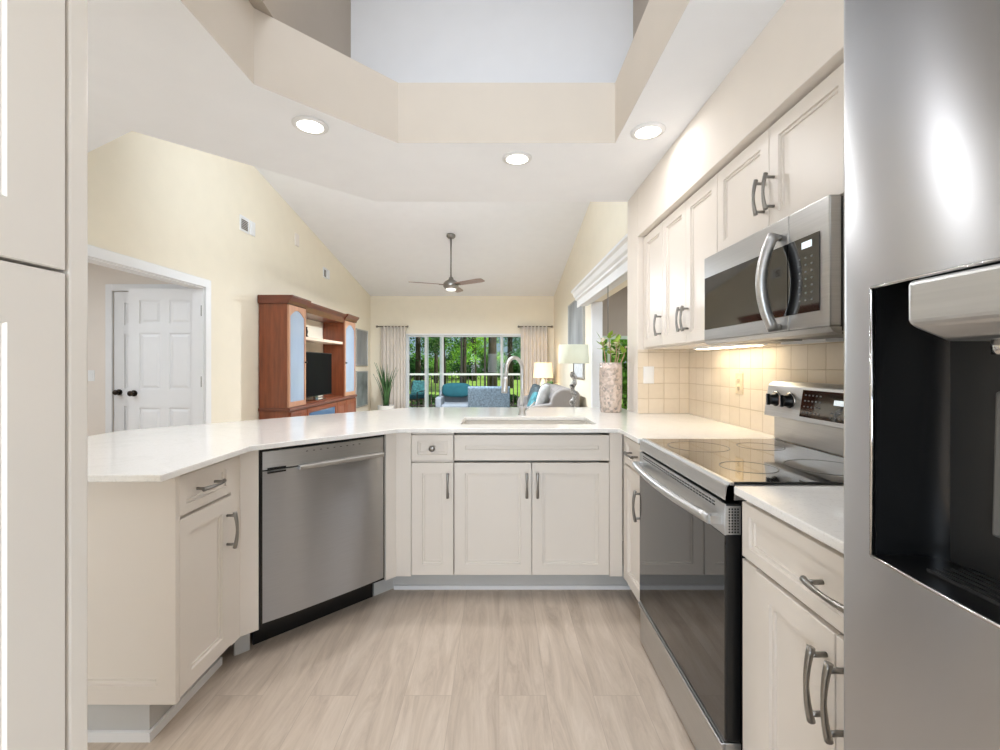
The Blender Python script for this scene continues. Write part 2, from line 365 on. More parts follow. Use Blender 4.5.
def dup(root, loc, rz, label, group=None):
    r = root.copy(); C.objects.link(r); r.location = loc; r.rotation_euler = (0,0,rz); r['label'] = label
    if group: r['group'] = group
    for ch in list(root.children):
        c = ch.copy(); C.objects.link(c); c.parent = r
        for g in list(ch.children):
            d = g.copy(); C.objects.link(d); d.parent = c
    return r

# ------------------------------------------------------------------ the setting
XL, XR, YB, YF = -3.04, 1.30, -1.8, 10.5         # left wall, right wall, behind the camera, far wall
ZC = 2.446
def vault(y): return 2.876+.1675*(10.5-y)
struct('floor', MB().box(-5.2, 3.9, YB-.1, YF+.1, -.1, 0), 'floor')
# left wall with the bedroom doorway (y 2.9 .. 4.60, 2.045 high)
DY0, DY1, DZ = 2.96, 4.58, 2.045
mb = MB().box(XL-.12, XL, YB, DY0, 0, 4.6).box(XL-.12, XL, DY1, YF+.1, 0, 4.6).box(XL-.12, XL, DY0, DY1, DZ, 4.6)
struct('wall_left', mb, 'cream')
mb = MB().box(XL, XL+.018, DY1, DY1+.085, 0, DZ+.085).box(XL, XL+.018, DY0-.085, DY0, 0, DZ+.085).box(XL, XL+.018, DY0, DY1, DZ, DZ+.085)
mb.box(XL-.12, XL, DY1-.014, DY1, 0, DZ).box(XL-.12, XL, DY0, DY0+.014, 0, DZ).box(XL-.12, XL, DY0, DY1, DZ-.014, DZ)
struct('trim_1', mb, 'trim', bevel=.004)
# right wall: kitchen stretch, opening to the nook (y 3.4 .. 6.15), great room stretch
NY0, NY1, NZ = 3.4, 6.15, 2.12
mb = MB().box(XR, XR+.12, YB, NY0, 0, 4.6).box(XR, XR+.12, NY1, YF+.1, 0, 4.6).box(XR, XR+.12, NY0, NY1, NZ, 4.6)
struct('wall_right', mb, 'cream')
mb = MB().box(XR-.012, XR+.13, NY1-.02, NY1+.075, 0, NZ)
struct('trim_2', mb, 'trim', bevel=.004)
# far wall with slider
SX0, SX1, SZ = -2.28, .66, 1.985
mb = MB().box(XL-.12, SX0, YF, YF+.12, 0, 3.2).box(SX1, XR+.12, YF, YF+.12, 0, 3.2).box(SX0, SX1, YF, YF+.12, SZ, 3.2)
struct('wall_far', mb, 'cream')
# wall behind the camera with a wide window opening
mb = MB().box(XL-.12, -2.6, YB-.12, YB, 0, 4.6).box(.8, XR+.12, YB-.12, YB, 0, 4.6).box(-2.6, .8, YB-.12, YB, 2.1, 4.6).box(-2.6, .8, YB-.12, YB, 0, .9)
struct('wall_near', mb, 'cream')
# wall stub that ends the kitchen run
struct('wall_stub', MB().box(.945, XR-.002, 3.03, 3.27, 0, ZC), 'soffit', bevel=.004)
# soffit over the wall cabinets
struct('wall_soffit', MB().box(.945, XR-.002, YB, 3.03, 2.118, ZC), 'soffit', bevel=.003)
# kitchen ceiling with the tray opening
outer = [(XR,YB),(XL,YB),(XL,2.89),(-1.885,2.28),(-.905,3.27),(XR,3.27)]
hole = [(.63,.2),(-1.05,.2),(-1.05,1.90),(-.546,2.404),(.63,2.404)]
bm = bmesh.new()
def ring(pts, z):
    vs = [bm.verts.new((x,y,z)) for x,y in pts]
    return [bm.edges.new((vs[i],vs[(i+1)%len(vs)])) for i in range(len(vs))]
ed = ring(outer, ZC)+ring(hole, ZC)
bmesh.ops.triangle_fill(bm, use_beauty=True, edges=ed)
for f in bm.faces:
    if f.normal.z > 0: f.normal_flip()
me = bpy.data.meshes.new('ceiling'); bm.to_mesh(me); bm.free(); me.materials.append(M['ceil'])
o = bpy.data.objects.new('ceiling', me); C.objects.link(o); o['kind'] = 'structure'
sd = o.modifiers.new('solid','SOLIDIFY'); sd.thickness = .004; sd.offset = -1
# fascia above the outer edge of the kitchen ceiling (seen from the great room)
mb = MB()
def wallseg(mb, a, b, t, z0, z1):                     # vertical slab, t thick on the left of a->b
    d = Vector((b[0]-a[0], b[1]-a[1])).normalized(); n = Vector((-d.y, d.x))*t
    return mb.prism([a, b, (b[0]+n.x,b[1]+n.y), (a[0]+n.x,a[1]+n.y)], z0, z1)
for a,b in zip(outer[2:], outer[3:]): wallseg(mb, b, a, .04, ZC+.03, 4.55)
struct('wall_upper', mb, 'ceil')
# tray fascia: one mitred ring standing behind the edge of the opening
def offset(poly, d):
    out = []; n = len(poly)
    for i in range(n):
        a, b, c = Vector(poly[i-1]), Vector(poly[i]), Vector(poly[(i+1)%n])
        u = (b-a).normalized(); v = (c-b).normalized(); nu = Vector((-u.y,u.x)); nv = Vector((-v.y,v.x)); k = (nu+nv)/(1+nu.dot(nv)); out.append((b.x+k.x*d, b.y+k.y*d))
    return out
area2 = sum(hole[i-1][0]*hole[i][1]-hole[i][0]*hole[i-1][1] for i in range(5))
hole = offset(hole, .001 if area2 > 0 else -.001)
ho = offset(hole, -.05 if area2 > 0 else .05); mb = MB(); vs = [(x,y,z) for p,z in ((hole,ZC-.0008),(hole,2.772),(ho,2.772),(ho,ZC+.006)) for x,y in p]
mb.add(vs, [(r*5+i, r*5+(i+1)%5, (r+1)*5+(i+1)%5, (r+1)*5+i) for r in range(3) for i in range(5)])
struct('trim_3', mb, 'tray')
# ledge and shaft above the tray
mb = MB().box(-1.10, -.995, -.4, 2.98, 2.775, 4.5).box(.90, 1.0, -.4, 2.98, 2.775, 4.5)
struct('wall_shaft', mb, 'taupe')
struct('wall_shaft_far', MB().box(-1.10, 1.0, 2.98, 3.04, 2.70, 4.5), 'ceil')
mb = MB().box(-1.10, 1.0, 2.46, 2.98, 2.70, 2.772).box(-1.12, 1.0, -.46, -.40, 2.5, 4.5).box(-1.10, 1.0, -.4, .14, 2.70, 2.772).box(.69, 1.0, .15, 2.455, 2.70, 2.772)
struct('trim_4', mb, 'ceil')
# vaulted ceiling and the roof
y0, y1 = 3.2, YF+.12
mb = MB().add([(XL-.12,y0,vault(y0)),(XR+.12,y0,vault(y0)),(XR+.12,y1,vault(y1)),(XL-.12,y1,vault(y1)),
               (XL-.12,y0,vault(y0)+.12),(XR+.12,y0,vault(y0)+.12),(XR+.12,y1,vault(y1)+.12),(XL-.12,y1,vault(y1)+.12)],
              [(0,1,2,3),(7,6,5,4),(0,4,5,1),(1,5,6,2),(2,6,7,3),(3,7,4,0)])
struct('ceiling_vault', mb, 'ceil')
struct('roof', MB().box(XL-.12, XR+.12, YB-.12, 3.6, 4.5, 4.62), 'ceil')
# bedroom seen through the doorway
mb = MB().box(-5.2, -4.13, 4.75, 4.85, 0, 2.5).box(-3.27, XL-.12, 4.75, 4.85, 0, 2.5).box(-4.13, -3.27, 4.75, 4.85, 2.035, 2.5)
mb.box(-5.2, -5.1, 1.4, 4.75, 0, 2.5).box(-5.1, XL-.12, 1.4, 1.5, 0, 2.5)
struct('wall_bedroom', mb, 'bedwall')
struct('ceiling_bedroom', MB().box(-5.2, XL-.12, 1.4, 4.85, 2.44, 2.54), 'ceil')
struct('trim_5', MB().box(-4.2, -4.13, 4.735, 4.75, 0, 2.105).box(-3.27, -3.2, 4.735, 4.75, 0, 2.105).box(-4.13, -3.27, 4.735, 4.75, 2.035, 2.105), 'trim', bevel=.003)
# nook beyond the right-hand opening, window in its far wall
NX0, NX1, NYF = XR+.12, 3.8, 6.95
WX0, WX1, WZ0, WZ1 = 1.46, 2.75, .35, 1.70
mb = MB().box(NX0, WX0, NYF, NYF+.12, 0, 2.6).box(WX1, NX1, NYF, NYF+.12, 0, 2.6).box(WX0, WX1, NYF, NYF+.12, 0, WZ0).box(WX0, WX1, NYF, NYF+.12, WZ1, 2.6)
mb.box(NX1, NX1+.1, 3.2, NYF+.12, 0, 2.6).box(NX0, NX1, 3.2, 3.3, 0, 2.6)
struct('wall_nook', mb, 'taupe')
struct('ceiling_nook', MB().box(NX0, NX1+.1, 3.2, NYF+.12, 2.6, 2.7), 'ceil')
wn = sempty('window_1', (WX0, NYF-.005, WZ0))
ww, wh = WX1-WX0, WZ1-WZ0
mb = MB().box(0,ww,0,.07,0,.05).box(0,ww,0,.07,wh-.05,wh).box(0,.05,0,.07,.05,wh-.05).box(ww-.05,ww,0,.07,.05,wh-.05).box(.245,.285,0,.06,.05,wh-.05).box(.78,.82,0,.06,.05,wh-.05)
mb.build('frame', mat('pale_green_white_frame', (206,222,204), .45), wn); MB().box(.04,ww-.04,.03,.036,.04,wh-.04).build('pane', 'glass', wn)
# baseboards
struct('baseboard_left', MB().box(XL, XL+.014, DY1+.09, YF-.002, 0, .1).box(XL, XL+.014, YB+.002, DY0-.09, 0, .1), 'trim')
struct('baseboard_far', MB().box(XL+.016, SX0-.002, YF-.014, YF, 0, .1).box(SX1+.002, XR-.002, YF-.014, YF, 0, .1), 'trim')

# slider
sl = sempty('door_1', (SX0, YF, 0)); sw = SX1-SX0
def px2x(px, y): return (px-499)*y/444
fr = MB().box(0,.10,-.005,.11,0,SZ).box(sw-.10,sw,-.005,.11,0,SZ).box(.10,sw-.10,-.005,.11,SZ-.035,SZ).box(.10,sw-.10,-.005,.11,0,.04)
fr.build('frame', 'trim', sl, .003)
for a, b, y in ((.10, px2x(428,YF)-SX0, .07), (px2x(424.5,YF)-SX0, px2x(443.5,YF)-SX0, .04), (px2x(439.5,YF)-SX0, px2x(503.5,YF)-SX0, .07), (px2x(500.5,YF)-SX0, sw-.10, .04)):
    p = MB().box(a,a+.045,y-.014,y+.014,.045,SZ-.04).box(b-.045,b,y-.014,y+.014,.045,SZ-.04).box(a+.045,b-.045,y-.014,y+.014,.045,.11).box(a+.045,b-.045,y-.014,y+.014,SZ-.075,SZ-.04).build('sash', 'railw', sl)
    MB().box(a+.04,b-.04,y-.003,y+.003,.10,SZ-.07).build('glass', 'glass', p)

# six-panel doors
def six_panel(root, wd, ht, t=.035, front=True):
    """leaf spans local x 0..wd, y 0..t, front faces -y"""
    mb = MB().box(0, wd, .010, t-.010, 0, ht)
    st, ms = .112, .09; zs = [0,.235,.79,.98,1.56,1.66,1.90,ht]
    pw = (wd-2*st-ms)/2
    for yy0, yy1 in ((0,.0101),(t-.0101,t)):
        for x0,x1 in ((0,st),(wd-st,wd),(st+pw,st+pw+ms)): mb.box(x0,x1,yy0,yy1,0,ht)
        for z0,z1 in ((zs[0],zs[1]),(zs[2],zs[3]),(zs[4],zs[5]),(zs[6],zs[7])): 
            mb.box(st,st+pw,yy0,yy1,z0,z1); mb.box(st+pw+ms,wd-st,yy0,yy1,z0,z1)
    for x0 in (st, st+pw+ms):
        for z0,z1 in ((zs[1],zs[2]),(zs[3],zs[4]),(zs[5],zs[6])):
            mb.relief(x0+.004, x0+pw-.004, z0+.004, z1-.004, [(0,.0105),(.012,.0095),(.035,.002)])
    mb.build('leaf', 'trim', root)
def knob(root, x, z):
    k = MB().cyl((x,0,z),(x,-.012,z),.032); k.cyl((x,-.012,z),(x,-.035,z),.012)
    k.ell((x,-.052,z),(.028,.022,.028)); return k.build('knob', 'bronze', root)
d2 = sempty('door_2', (-3.825, 4.585, .012)); six_panel(d2, .752, 2.02); knob(d2, .06, .94)
for z in (.25, 1.06, 1.79):
    MB().box(.746,.785,-.004,.006,z-.05,z+.05).cyl((.762,-.010,z-.055),(.762,-.010,z+.055),.010,10).build('hinge', 'brass', d2)
d3 = sempty('door_3', (-4.128, 4.76, .012)); six_panel(d3, .855, 2.018); knob(d3, .06, .94)

# tile backsplash
TX, TY = tile_mat('beige_square_tile_x', 0), tile_mat('beige_square_tile_y', 1)
M['tx'] = TX; M['ty'] = TY
struct('trim_6', MB().box(XR-.009, XR, .3, 3.022, .916, 1.75), 'ty')
struct('trim_7', MB().box(.946, XR-.009, 3.021, 3.0299, .916, 1.349), 'tx')

# ------------------------------------------------------------------ handles and cabinets
def pull(mb, c, L, axis, yf, r=.0058, out=.030):
    """arched bar pull centred at (x,z)=c standing off the front at y=yf"""
    path = []
    for i in range(13):
        u = -1+2*i/12; d = yf-out-.010*(1-u*u)
        path.append((c[0]+u*L/2, d, c[1]) if axis == 'x' else (c[0], d, c[1]+u*L/2))
    rs = [r*(1.35-.45*(1-abs(-1+2*i/12))) for i in range(13)]
    mb.tube(path, rs, 10)
    for u in (-.8,.8):
        p = (c[0]+u*L/2, yf, c[1]) if axis == 'x' else (c[0], yf, c[1]+u*L/2)
        q = (p[0], yf-out-.003, p[2]); mb.tube([p,q], r*.95, 8)
    return mb
def hpull(parent, c, L, axis, yf, name='handle'): return pull(MB(), c, L, axis, yf).build(name, 'nickel', parent)
ZB, ZT = .125, .892                                   # base carcass
CT0, CT1 = .893, .915                                 # quartz slab
def base(name, label, loc, rz, w, fronts, depth=.58, ztop=.892, xl=0, xr=None, poly=None, toe=True, toe_in=.09):
    """base cabinet; fronts: list of (kind, x0, x1, z0, z1, handle) in local coordinates, front plane y=0"""
    t = thing(name, label, 'cabinet', loc, rz)
    xr = w if xr is None else xr
    b = MB().prism(poly, ZB, ZT) if poly else MB().box(xl, xr, .021, depth, ZB, ztop)
    b.build('body', 'cab', t, .0015)
    if toe: MB().box(xl+.002, xr-.002, toe_in, toe_in+.02, .0, ZB-.001).build('toe_kick', 'toe', t)
    for kind, x0, x1, z0, z1, *hh in fronts:
        h = hh[0] if hh else None
        if kind == 'fill':
            MB().box(x0, x1, .004, .0205, z0, z1).build('filler', 'cab', t, .001); continue
        st = .032 if (kind == 'drawer' and z1-z0 < .2) else .056
        f = MB().shaker(x0, x1, z0, z1, 0, st).build('false_front' if kind == 'false' else kind, 'cab', t)
        if h and h[0] == 'knob':
            MB().lathe([(.009,0),(.008,.014),(.016,.020),(.017,.027),(.012,.031),(.001,.032)], n=18).build('knob', 'nickel', f)
            k = f.children[0]; k.rotation_euler = (PI/2,0,0); k.location = (h[1], .006, h[2])
        elif h: hpull(f, (h[1], h[2]), h[3], h[0], .006 if st == .032 and h[0] == 'x' else 0)
    return t
Z0, Z1, ZD0, ZD1 = .135, .727, .739, .874             # door bottom/top, drawer bottom/top
YS = 2.345                                            # sink run faces
XW = .660                                             # stove run faces
# sink base
X0 = (454-499)*YS/444; X1 = (609.5-499)*YS/444; W = X1-X0
base('sink_base_cabinet', 'wide white sink cabinet with two doors and a plain false drawer front below the faucet', (X0, YS, 0), 0, W,
     [('false', .002, W-.002, ZD0, ZD1, None), ('door', .002, W/2-.002, Z0, Z1, ('z', W/2-.028, .615, .13)), ('door', W/2+.002, W-.002, Z0, Z1, ('z', W/2+.028, .615, .13)),
      ('fill', W+.001, W+.070, ZB, ZT)], toe=False, xr=W, ztop=.69)
# small knob cabinet
XK = (411-499)*YS/444; WK = X0-XK-.002
base('narrow_base_cabinet', 'narrow white base cabinet with one small knob drawer over one slim door', (XK, YS, 0), 0, WK,
     [('drawer', .002, WK-.002, ZD0, ZD1, ('knob', WK/2, .805)), ('door', .002, WK-.002, Z0, Z1, ('z', WK-.028, .615, .13)),
      ('fill', -.0785, -.001, ZB, ZT)], toe=False)
# long toe kick under the sink run belongs to the room trim
mb = MB(); wallseg(mb, (-.592, YS+.125), (.75, YS+.125), .02, 0, ZB-.001)
struct('trim_8', mb, 'toe')
mb = MB().box(-.582, .75, YS+.113, YS+.124, 0, .022)
struct('baseboard_sink', mb, 'trim')
# left peninsula cabinet, front faces +x
XF = -1.062
YL0 = 1.462
base('peninsula_end_cabinet', 'white peninsula end cabinet with one drawer over one door and a panelled side', (XF, YL0, 0), PI/2, .385,
     [('drawer', .014, .300, ZD0, ZD1, ('x', .157, .807, .12)), ('door', .014, .300, Z0, Z1, ('z', .272, .60, .14)), ('fill', .304, .374, ZB, ZT)],
     depth=.60, xl=.021, xr=.374, toe_in=.10)
pe = [o for o in C.objects if o.name == 'peninsula_end_cabinet'][0]
# panelled end, faces -y in world: local frame of the cabinet is turned, so build it with swapped axes
mb = MB(); tmp = MB().shaker(XF-.62, XF-.002, ZB, ZT, YL0-.001, .062, .021, .016)
mb.v = [(y-YL0, -(x-XF), z) for x,y,z in tmp.v]; mb.f = tmp.f; mb.sm = tmp.sm
mb.build('end_panel', 'cab', pe)
# base shoe and toe board of that end
struct('trim_9', MB().box(-1.62, XF-.099, 1.475, 1.49, 0, ZB-.001), 'toe')
mb = MB().box(-1.62, XF-.088, 1.463, 1.4745, 0, .032).box(XF-.0985, XF-.0875, 1.4746, 1.845, 0, .0319)
struct('baseboard_peninsula', mb, 'trim')
# angled fillers beside the dishwasher (45 degrees)
def L45(x): return x+2.886
c45 = thing('angled_filler_panel', 'plain white angled filler panel between the peninsula drawer cabinet and the dishwasher', 'cabinet panel', (-1.0595, 1.8265, 0), PI/4)
MB().box(-.004,.0665,.004,.022,ZB,ZT).build('panel', 'cab', c45, .001); MB().box(.0,.06,.10,.115,0,ZB-.001).build('toe_kick', 'toe', c45)
c46 = thing('angled_filler_panel', 'plain white angled filler panel between the dishwasher and the narrow knob cabinet', 'cabinet panel', (-.5865, 2.2995, 0), PI/4)
MB().box(.003,.066,.004,.022,ZB,ZT).build('panel', 'cab', c46, .001); MB().box(.003,.12,.125,.14,0,ZB-.001).build('toe_kick', 'toe', c46)
# ------------------------------------------------------------------ dishwasher (45 degrees)
dw = thing('dishwasher', 'stainless steel dishwasher set at an angle between white cabinets', 'dishwasher', (-1.0105, 1.8755, 0), PI/4)
DWW = .600
MB().box(.003, DWW-.003, .012, .55, .13, .886).build('tub', 'black', dw)
# slightly bowed door
n = 14; vs = []; fs = []
prof = [(-.004+.012*abs(u)**2.2) for u in [(-1+2*i/n) for i in range(n+1)]]
mb = MB()
pts = [(.012+i*(DWW-.024)/n, -.006+.010*abs(-1+2*i/n)**3) for i in range(n+1)]
poly = pts+[(DWW-.012,.011),(.012,.011)]
mb.prism(poly, .145, .790).build('door', 'steelv', dw)
d = MB().prism(poly, .796, .874).build('control_panel', 'steel', dw)
for k in range(9):
    x = .19+k*.032
    MB().box(x, x+.008, -.0085, -.004, .853, .857).build('button', 'glyph', d)
MB().box(.030,.105,-.004,.004,.796,.803).box(.030,.105,-.004,.004,.779,.786).build('vent', 'black', dw)
h = MB(); h.prof([(-.012,.800),(-.028,.800),(-.032,.793),(-.030,.780),(-.022,.776),(-.006,.782),(-.006,.800)], 'x', .155, .575); h.build('handle', 'steel', dw, .003)
MB().box(.010, DWW-.006, .125, .140, 0, .128).build('toe_plate', 'black', dw)
MB().box(.0, .011, .002, .04, .128, .886).box(.011, DWW-.004, .004, .03, .876, .886).build('gasket', 'black', dw)

# ------------------------------------------------------------------ range, front faces -x
RY = 1.985; RW = .752
rg = thing('range', 'freestanding electric range with black glass oven door and stainless trim', 'stove', (.630, RY, 0), -PI/2)
MB().box(.004, RW-.004, .045, .64, .02, .862).build('body', 'black', rg)
MB().box(.002, RW-.002, .0, .60, .868, .9095).prof([(-.002,.868),(.004,.902),(.012,.9175),(.024,.9175),(.024,.868)], 'x', .002, RW-.002).build('cooktop_rim', 'steel', rg)
ct = MB().box(.012, RW-.012, .020, .585, .910, .9165).build('cooktop', 'bglass', rg)
for x, y, r in ((.20,.17,.115),(.56,.17,.085),(.20,.42,.085),(.56,.42,.115)):
    MB().lathe([(r,0),(r,.0006),(r-.003,.0006),(r-.003,0)], (x,y,.9166), 40, cap=False).build('burner_ring', 'grey', ct)
od = MB().box(.002, RW-.002, .003, .042, .195, .858).build('oven_door', 'black', rg, .003)
MB().box(.002, RW-.002, -.002, .0028, .770, .857).build('door_band', 'steel', od, .001)
MB().box(.004, RW-.004, -.002, .0028, .197, .7685).build('window', 'ovenglass', od)
v = MB()
for k in range(30): v.box(.055+k*.0215, .055+k*.0215+.015, -.0035, .0, .836, .8395); v.box(.055+k*.0215, .055+k*.0215+.015, -.0035, 0, .845, .8485)
v.build('vent_slots', 'black', od)
v = MB().box(RW-.0025, RW-.0008, .002, .042, .772, .852); v.build('door_end', 'steel', od)
v = MB()
for i in range(4):
    for k in range(9): v.box(RW-.001, RW+.0002, .008+i*.008, .012+i*.008, .777+k*.008, .7815+k*.008)
v.build('vent_holes', 'black', od)
hb = MB(); path = []
for i in range(17):
    u = -1+2*i/16; path.append((RW/2+u*(RW/2-.03), -.030-.024*(1-u*u), .806))
ring_r = [.0145]*17
hb.tube(path, ring_r, 12)
for x in (.034, RW-.034): hb.box(x-.014, x+.014, -.034, -.001, .794, .818)
hb.build('handle', 'steel', od)
MB().box(.003, RW-.003, .0, .045, .012, .188).prof([(-.012,.188),(.0,.188),(.0,.165),(-.004,.160)], 'x', .003, RW-.003).build('drawer', 'steel', rg, .003)
# back console
MB().box(.003, RW-.003, .598, .655, .9175, 1.020).build('riser', 'steel', rg, .002)
cn = MB().prof([(.552,1.022),(.655,1.022),(.655,1.172),(.592,1.172),(.572,1.156)], 'x', .001, RW-.001).build('console', 'steel', rg, .004)
def on_face(z): return .552+(z-1.022)*(.020/.134)
def facebox(mb, x0, x1, z0, z1, out, inn=.002):
    a, b = on_face(z0), on_face(z1)
    return mb.prof([(a-out,z0),(a+inn,z0),(b+inn,z1),(b-out,z1)], 'x', x0, x1)
facebox(MB(), .235, .520, 1.042, 1.146, .002).build('display_panel', 'bglass', cn)
g = MB()
for i in range(4):
    for k in range(5): facebox(g, .252+k*.020, .260+k*.020, 1.058+i*.022, 1.0635+i*.022, .0032)
for i in range(2):
    for k in range(5): facebox(g, .395+k*.020, .403+k*.020, 1.052+i*.016, 1.0575+i*.016, .0032)
g.build('keypad_print', 'glyph', cn)
facebox(MB(), .405, .450, 1.100, 1.118, .0032).build('display', 'lcd', cn)
for x in (.075, .165, .60, .69):
    k = MB().lathe([(.030,0),(.030,.006),(.024,.010),(.022,.030),(.018,.033),(.001,.033)], n=24)
    k.box(-.005,.005,-.024,.024,.030,.042)
    q = k.build('knob', 'black', cn); q.location = (x, on_face(1.097), 1.097); q.rotation_euler = (PI/2,0,0)
    MB().lathe([(.034,0),(.034,.003),(.031,.004)], n=24, cap=False).build('ring', 'chrome', q)
    MB().box(-.0035,.0035,-.023,.023,.042,.044).build('grip', 'chrome', q)

# cabinet between the sink run and the range
base('corner_base_cabinet', 'slim white base cabinet squeezed between the inside corner and the range', (.652, YS-.0, 0), -PI/2, .352,
     [('fill', .004, .034, ZB, ZT), ('drawer', .036, .348, ZD0, ZD1, ('x', .192, .807, .12)), ('door', .036, .348, Z0, Z1, ('z', .320, .60, .14))], toe_in=.09, xl=.023)
# cabinet between the range and the fridge
CY = 1.212
base('range_side_cabinet', 'white base cabinet with wide drawer and two doors between the range and the fridge', (XW, CY, 0), -PI/2, .608,
     [('drawer', .006, .604, ZD0-.012, ZD1, ('x', .352, .797, .135)), ('fill', .001, .066, ZB, Z1-.010), ('door', .070, .338, Z0, Z1-.012, ('z', .316, .600, .15)), ('door', .342, .604, Z0, Z1-.012, ('z', .364, .600, .15))], depth=.62, toe_in=.07)

# ------------------------------------------------------------------ countertops, sink
def slab_with_hole(name, outer, holes, m, z0, z1):
    global bm
    bm = bmesh.new(); ed = ring(outer, z1)
    for h in holes: ed += ring(h, z1)
    bmesh.ops.triangle_fill(bm, use_beauty=True, edges=ed)
    for f in bm.faces:
        if f.normal.z < 0: f.normal_flip()
    r = bmesh.ops.extrude_face_region(bm, geom=list(bm.faces))
    for v in r['geom']:
        if isinstance(v, bmesh.types.BMVert): v.co.z = z0
    bmesh.ops.recalc_face_normals(bm, faces=bm.faces)
    bmesh.ops.dissolve_limit(bm, angle_limit=.01, verts=bm.verts, edges=bm.edges)
    me = bpy.data.meshes.new(name); bm.to_mesh(me); bm.free(); me.materials.append(M[m])
    o = bpy.data.objects.new(name, me); C.objects.link(o)
    b = o.modifiers.new('bevel','BEVEL'); b.width = .003; b.segments = 2; b.limit_method = 'ANGLE'; b.angle_limit = math.radians(40)
    return o
CX = .622
SKX0, SKX1, SKY0, SKY1 = -.216, .545, 2.465, 2.812
def rr(x0,x1,y0,y1,r,n=4):
    p = []
    for cx,cy,a0 in ((x1-r,y1-r,0),(x0+r,y1-r,90),(x0+r,y0+r,180),(x1-r,y0+r,270)):
        for k in range(n+1): a = math.radians(a0+90*k/n); p.append((cx+r*math.cos(a), cy+r*math.sin(a)))
    return p
o = slab_with_hole('countertop', [(-1.010,1.328),(-1.010,1.806),(-.521,2.295),(CX,2.295),(CX,1.989),(XR-.0095,1.989),(XR-.0095,3.020),(.943,3.020),(.943,3.455),(-.675,3.455),(-1.90,2.23),(-1.90,1.328)],
                   [rr(SKX0,SKX1,SKY0,SKY1,.02)], 'quartz', CT0, CT1)
tag(o, 'long angled white quartz countertop wrapping the peninsula and the sink', 'countertop')
o = MB().box(.638, XR-.0095, .604, 1.207, CT0, CT1).build('countertop', 'quartz', None, .003)
tag(o, 'short white quartz countertop piece between the range and the fridge', 'countertop')
# back of the peninsula
mb = MB(); wallseg(mb, (-1.72,1.50), (-1.72,2.30), -.03, 0, CT0-.002); wallseg(mb, (-1.72,2.30), (-.85,3.17), -.03, 0, CT0-.002); wallseg(mb, (-.85,3.17), (.94,3.17), -.03, 0, CT0-.002)
struct('wall_peninsula', mb, 'cream')
sk = thing('sink', 'shallow-looking undermount sink basin cut into the white countertop', 'sink', (0,0,0))
def loopmesh(loops):
    mb = MB(); n = len(loops[0][0]); vs = []; fs = []
    for p,z in loops: vs += [(x,y,z) for x,y in p]
    for i in range(len(loops)-1):
        for k in range(n): fs.append((i*n+k, i*n+(k+1)%n, (i+1)*n+(k+1)%n, (i+1)*n+k))
    m = (len(loops)-1)*n; fs.append(tuple(range(m,m+n))); fs.append(tuple(reversed(range(n))))
    return mb.add(vs, fs)
e = .004
loops = [(rr(SKX0-.02,SKX1+.02,SKY0-.02,SKY1+.02,.02), .70),(rr(SKX0-.02,SKX1+.02,SKY0-.02,SKY1+.02,.02), CT0-.001),(rr(SKX0-e,SKX1+e,SKY0-e,SKY1+e,.02), CT0-.001),(rr(SKX0+.005,SKX1-.005,SKY0+.005,SKY1-.005,.03), .74),(rr(SKX0+.03,SKX1-.03,SKY0+.03,SKY1-.03,.04), .722)]
loopmesh(loops).build('basin', 'sink', sk)
MB().lathe([(.045,0),(.045,.004),(.036,.004),(.030,.001),(.001,.001)], ((SKX0+SKX1)/2, 2.66, .722), 24).build('drain', 'chrome', sk)
# faucet
fx, fy = .153, 2.93
fa = thing('faucet', 'tall gooseneck pull-down faucet in brushed nickel behind the sink', 'faucet', (fx, fy, CT1), 0)
MB().lathe([(.027,0),(.027,.006),(.021,.012),(.021,.05),(.017,.056)], n=24).build('base', 'steel', fa)
dr = Vector((-.80,-.60,0)); path = [(0,0,.05),(0,0,.18),(0,0,.28)]
R = .066
for k in range(1,13):
    a = PI*k/12*1.03; q = dr*(R-R*math.cos(a)); path.append((q.x,q.y,.295+R*1.25*math.sin(a)))
q = dr*(2*R+.006); path += [(q.x,q.y,.25)]
MB().tube(path, .0125, 14).build('spout', 'steel', fa)
q2 = dr*(2*R+.016); MB().tube([(q.x,q.y,.253),(q.x*1.01,q.y*1.01,.235),(q2.x,q2.y,.16),(q2.x*1.01,q2.y*1.01,.148)], [.0135,.016,.0205,.018], 14).build('spray_head', 'steel', fa)
MB().tube([(.019,0,.035),(.05,0,.05),(.085,0,.085)], [.009,.007,.006], 10).build('lever', 'steel', fa)

# ------------------------------------------------------------------ wall cabinets
UX = .980
def upper(name, label, y, w, z0, z1, doors, depth=.31):
    t = thing(name, label, 'cabinet', (UX, y, z0), -PI/2); hh = z1-z0
    MB().box(0.0005, w-.0005, .021, depth, 0, hh).build('body', 'cab', t, .001)
    for x0,x1,hd in doors:
        f = MB().shaker(x0+.0015, x1-.0015, .012, hh-.012, 0, .052).build('door', 'cab', t)
        if hd: hpull(f, (hd[0], hd[1]), hd[2], 'z', 0)
    return t
ZU0, ZU1 = 1.350, 2.117
u1 = upper('wall_cabinet', 'single-door white wall cabinet next to the tiled end wall', 2.995, .334, ZU0, ZU1, [(0,.334,(.306,.135,.13))])
upper('wall_cabinet', 'double-door white wall cabinet between the single-door one and the microwave', 2.660, .665, ZU0, ZU1, [(0,.332,(.305,.135,.13)),(.332,.665,(.36,.135,.13))])
upper('wall_cabinet', 'short double-door white wall cabinet directly above the microwave', 1.994, .765, 1.722, ZU1, [(0,.382,(.352,.14,.13)),(.382,.765,(.412,.14,.13))])
upper('wall_cabinet', 'white wall cabinet above the short countertop, mostly hidden by the fridge', 1.228, .50, ZU0, ZU1, [(0,.25,None),(.25,.5,None)])
MB().box(-.028,-.0005,.004,.31,0,ZU1-ZU0).build('filler', 'cab', u1)

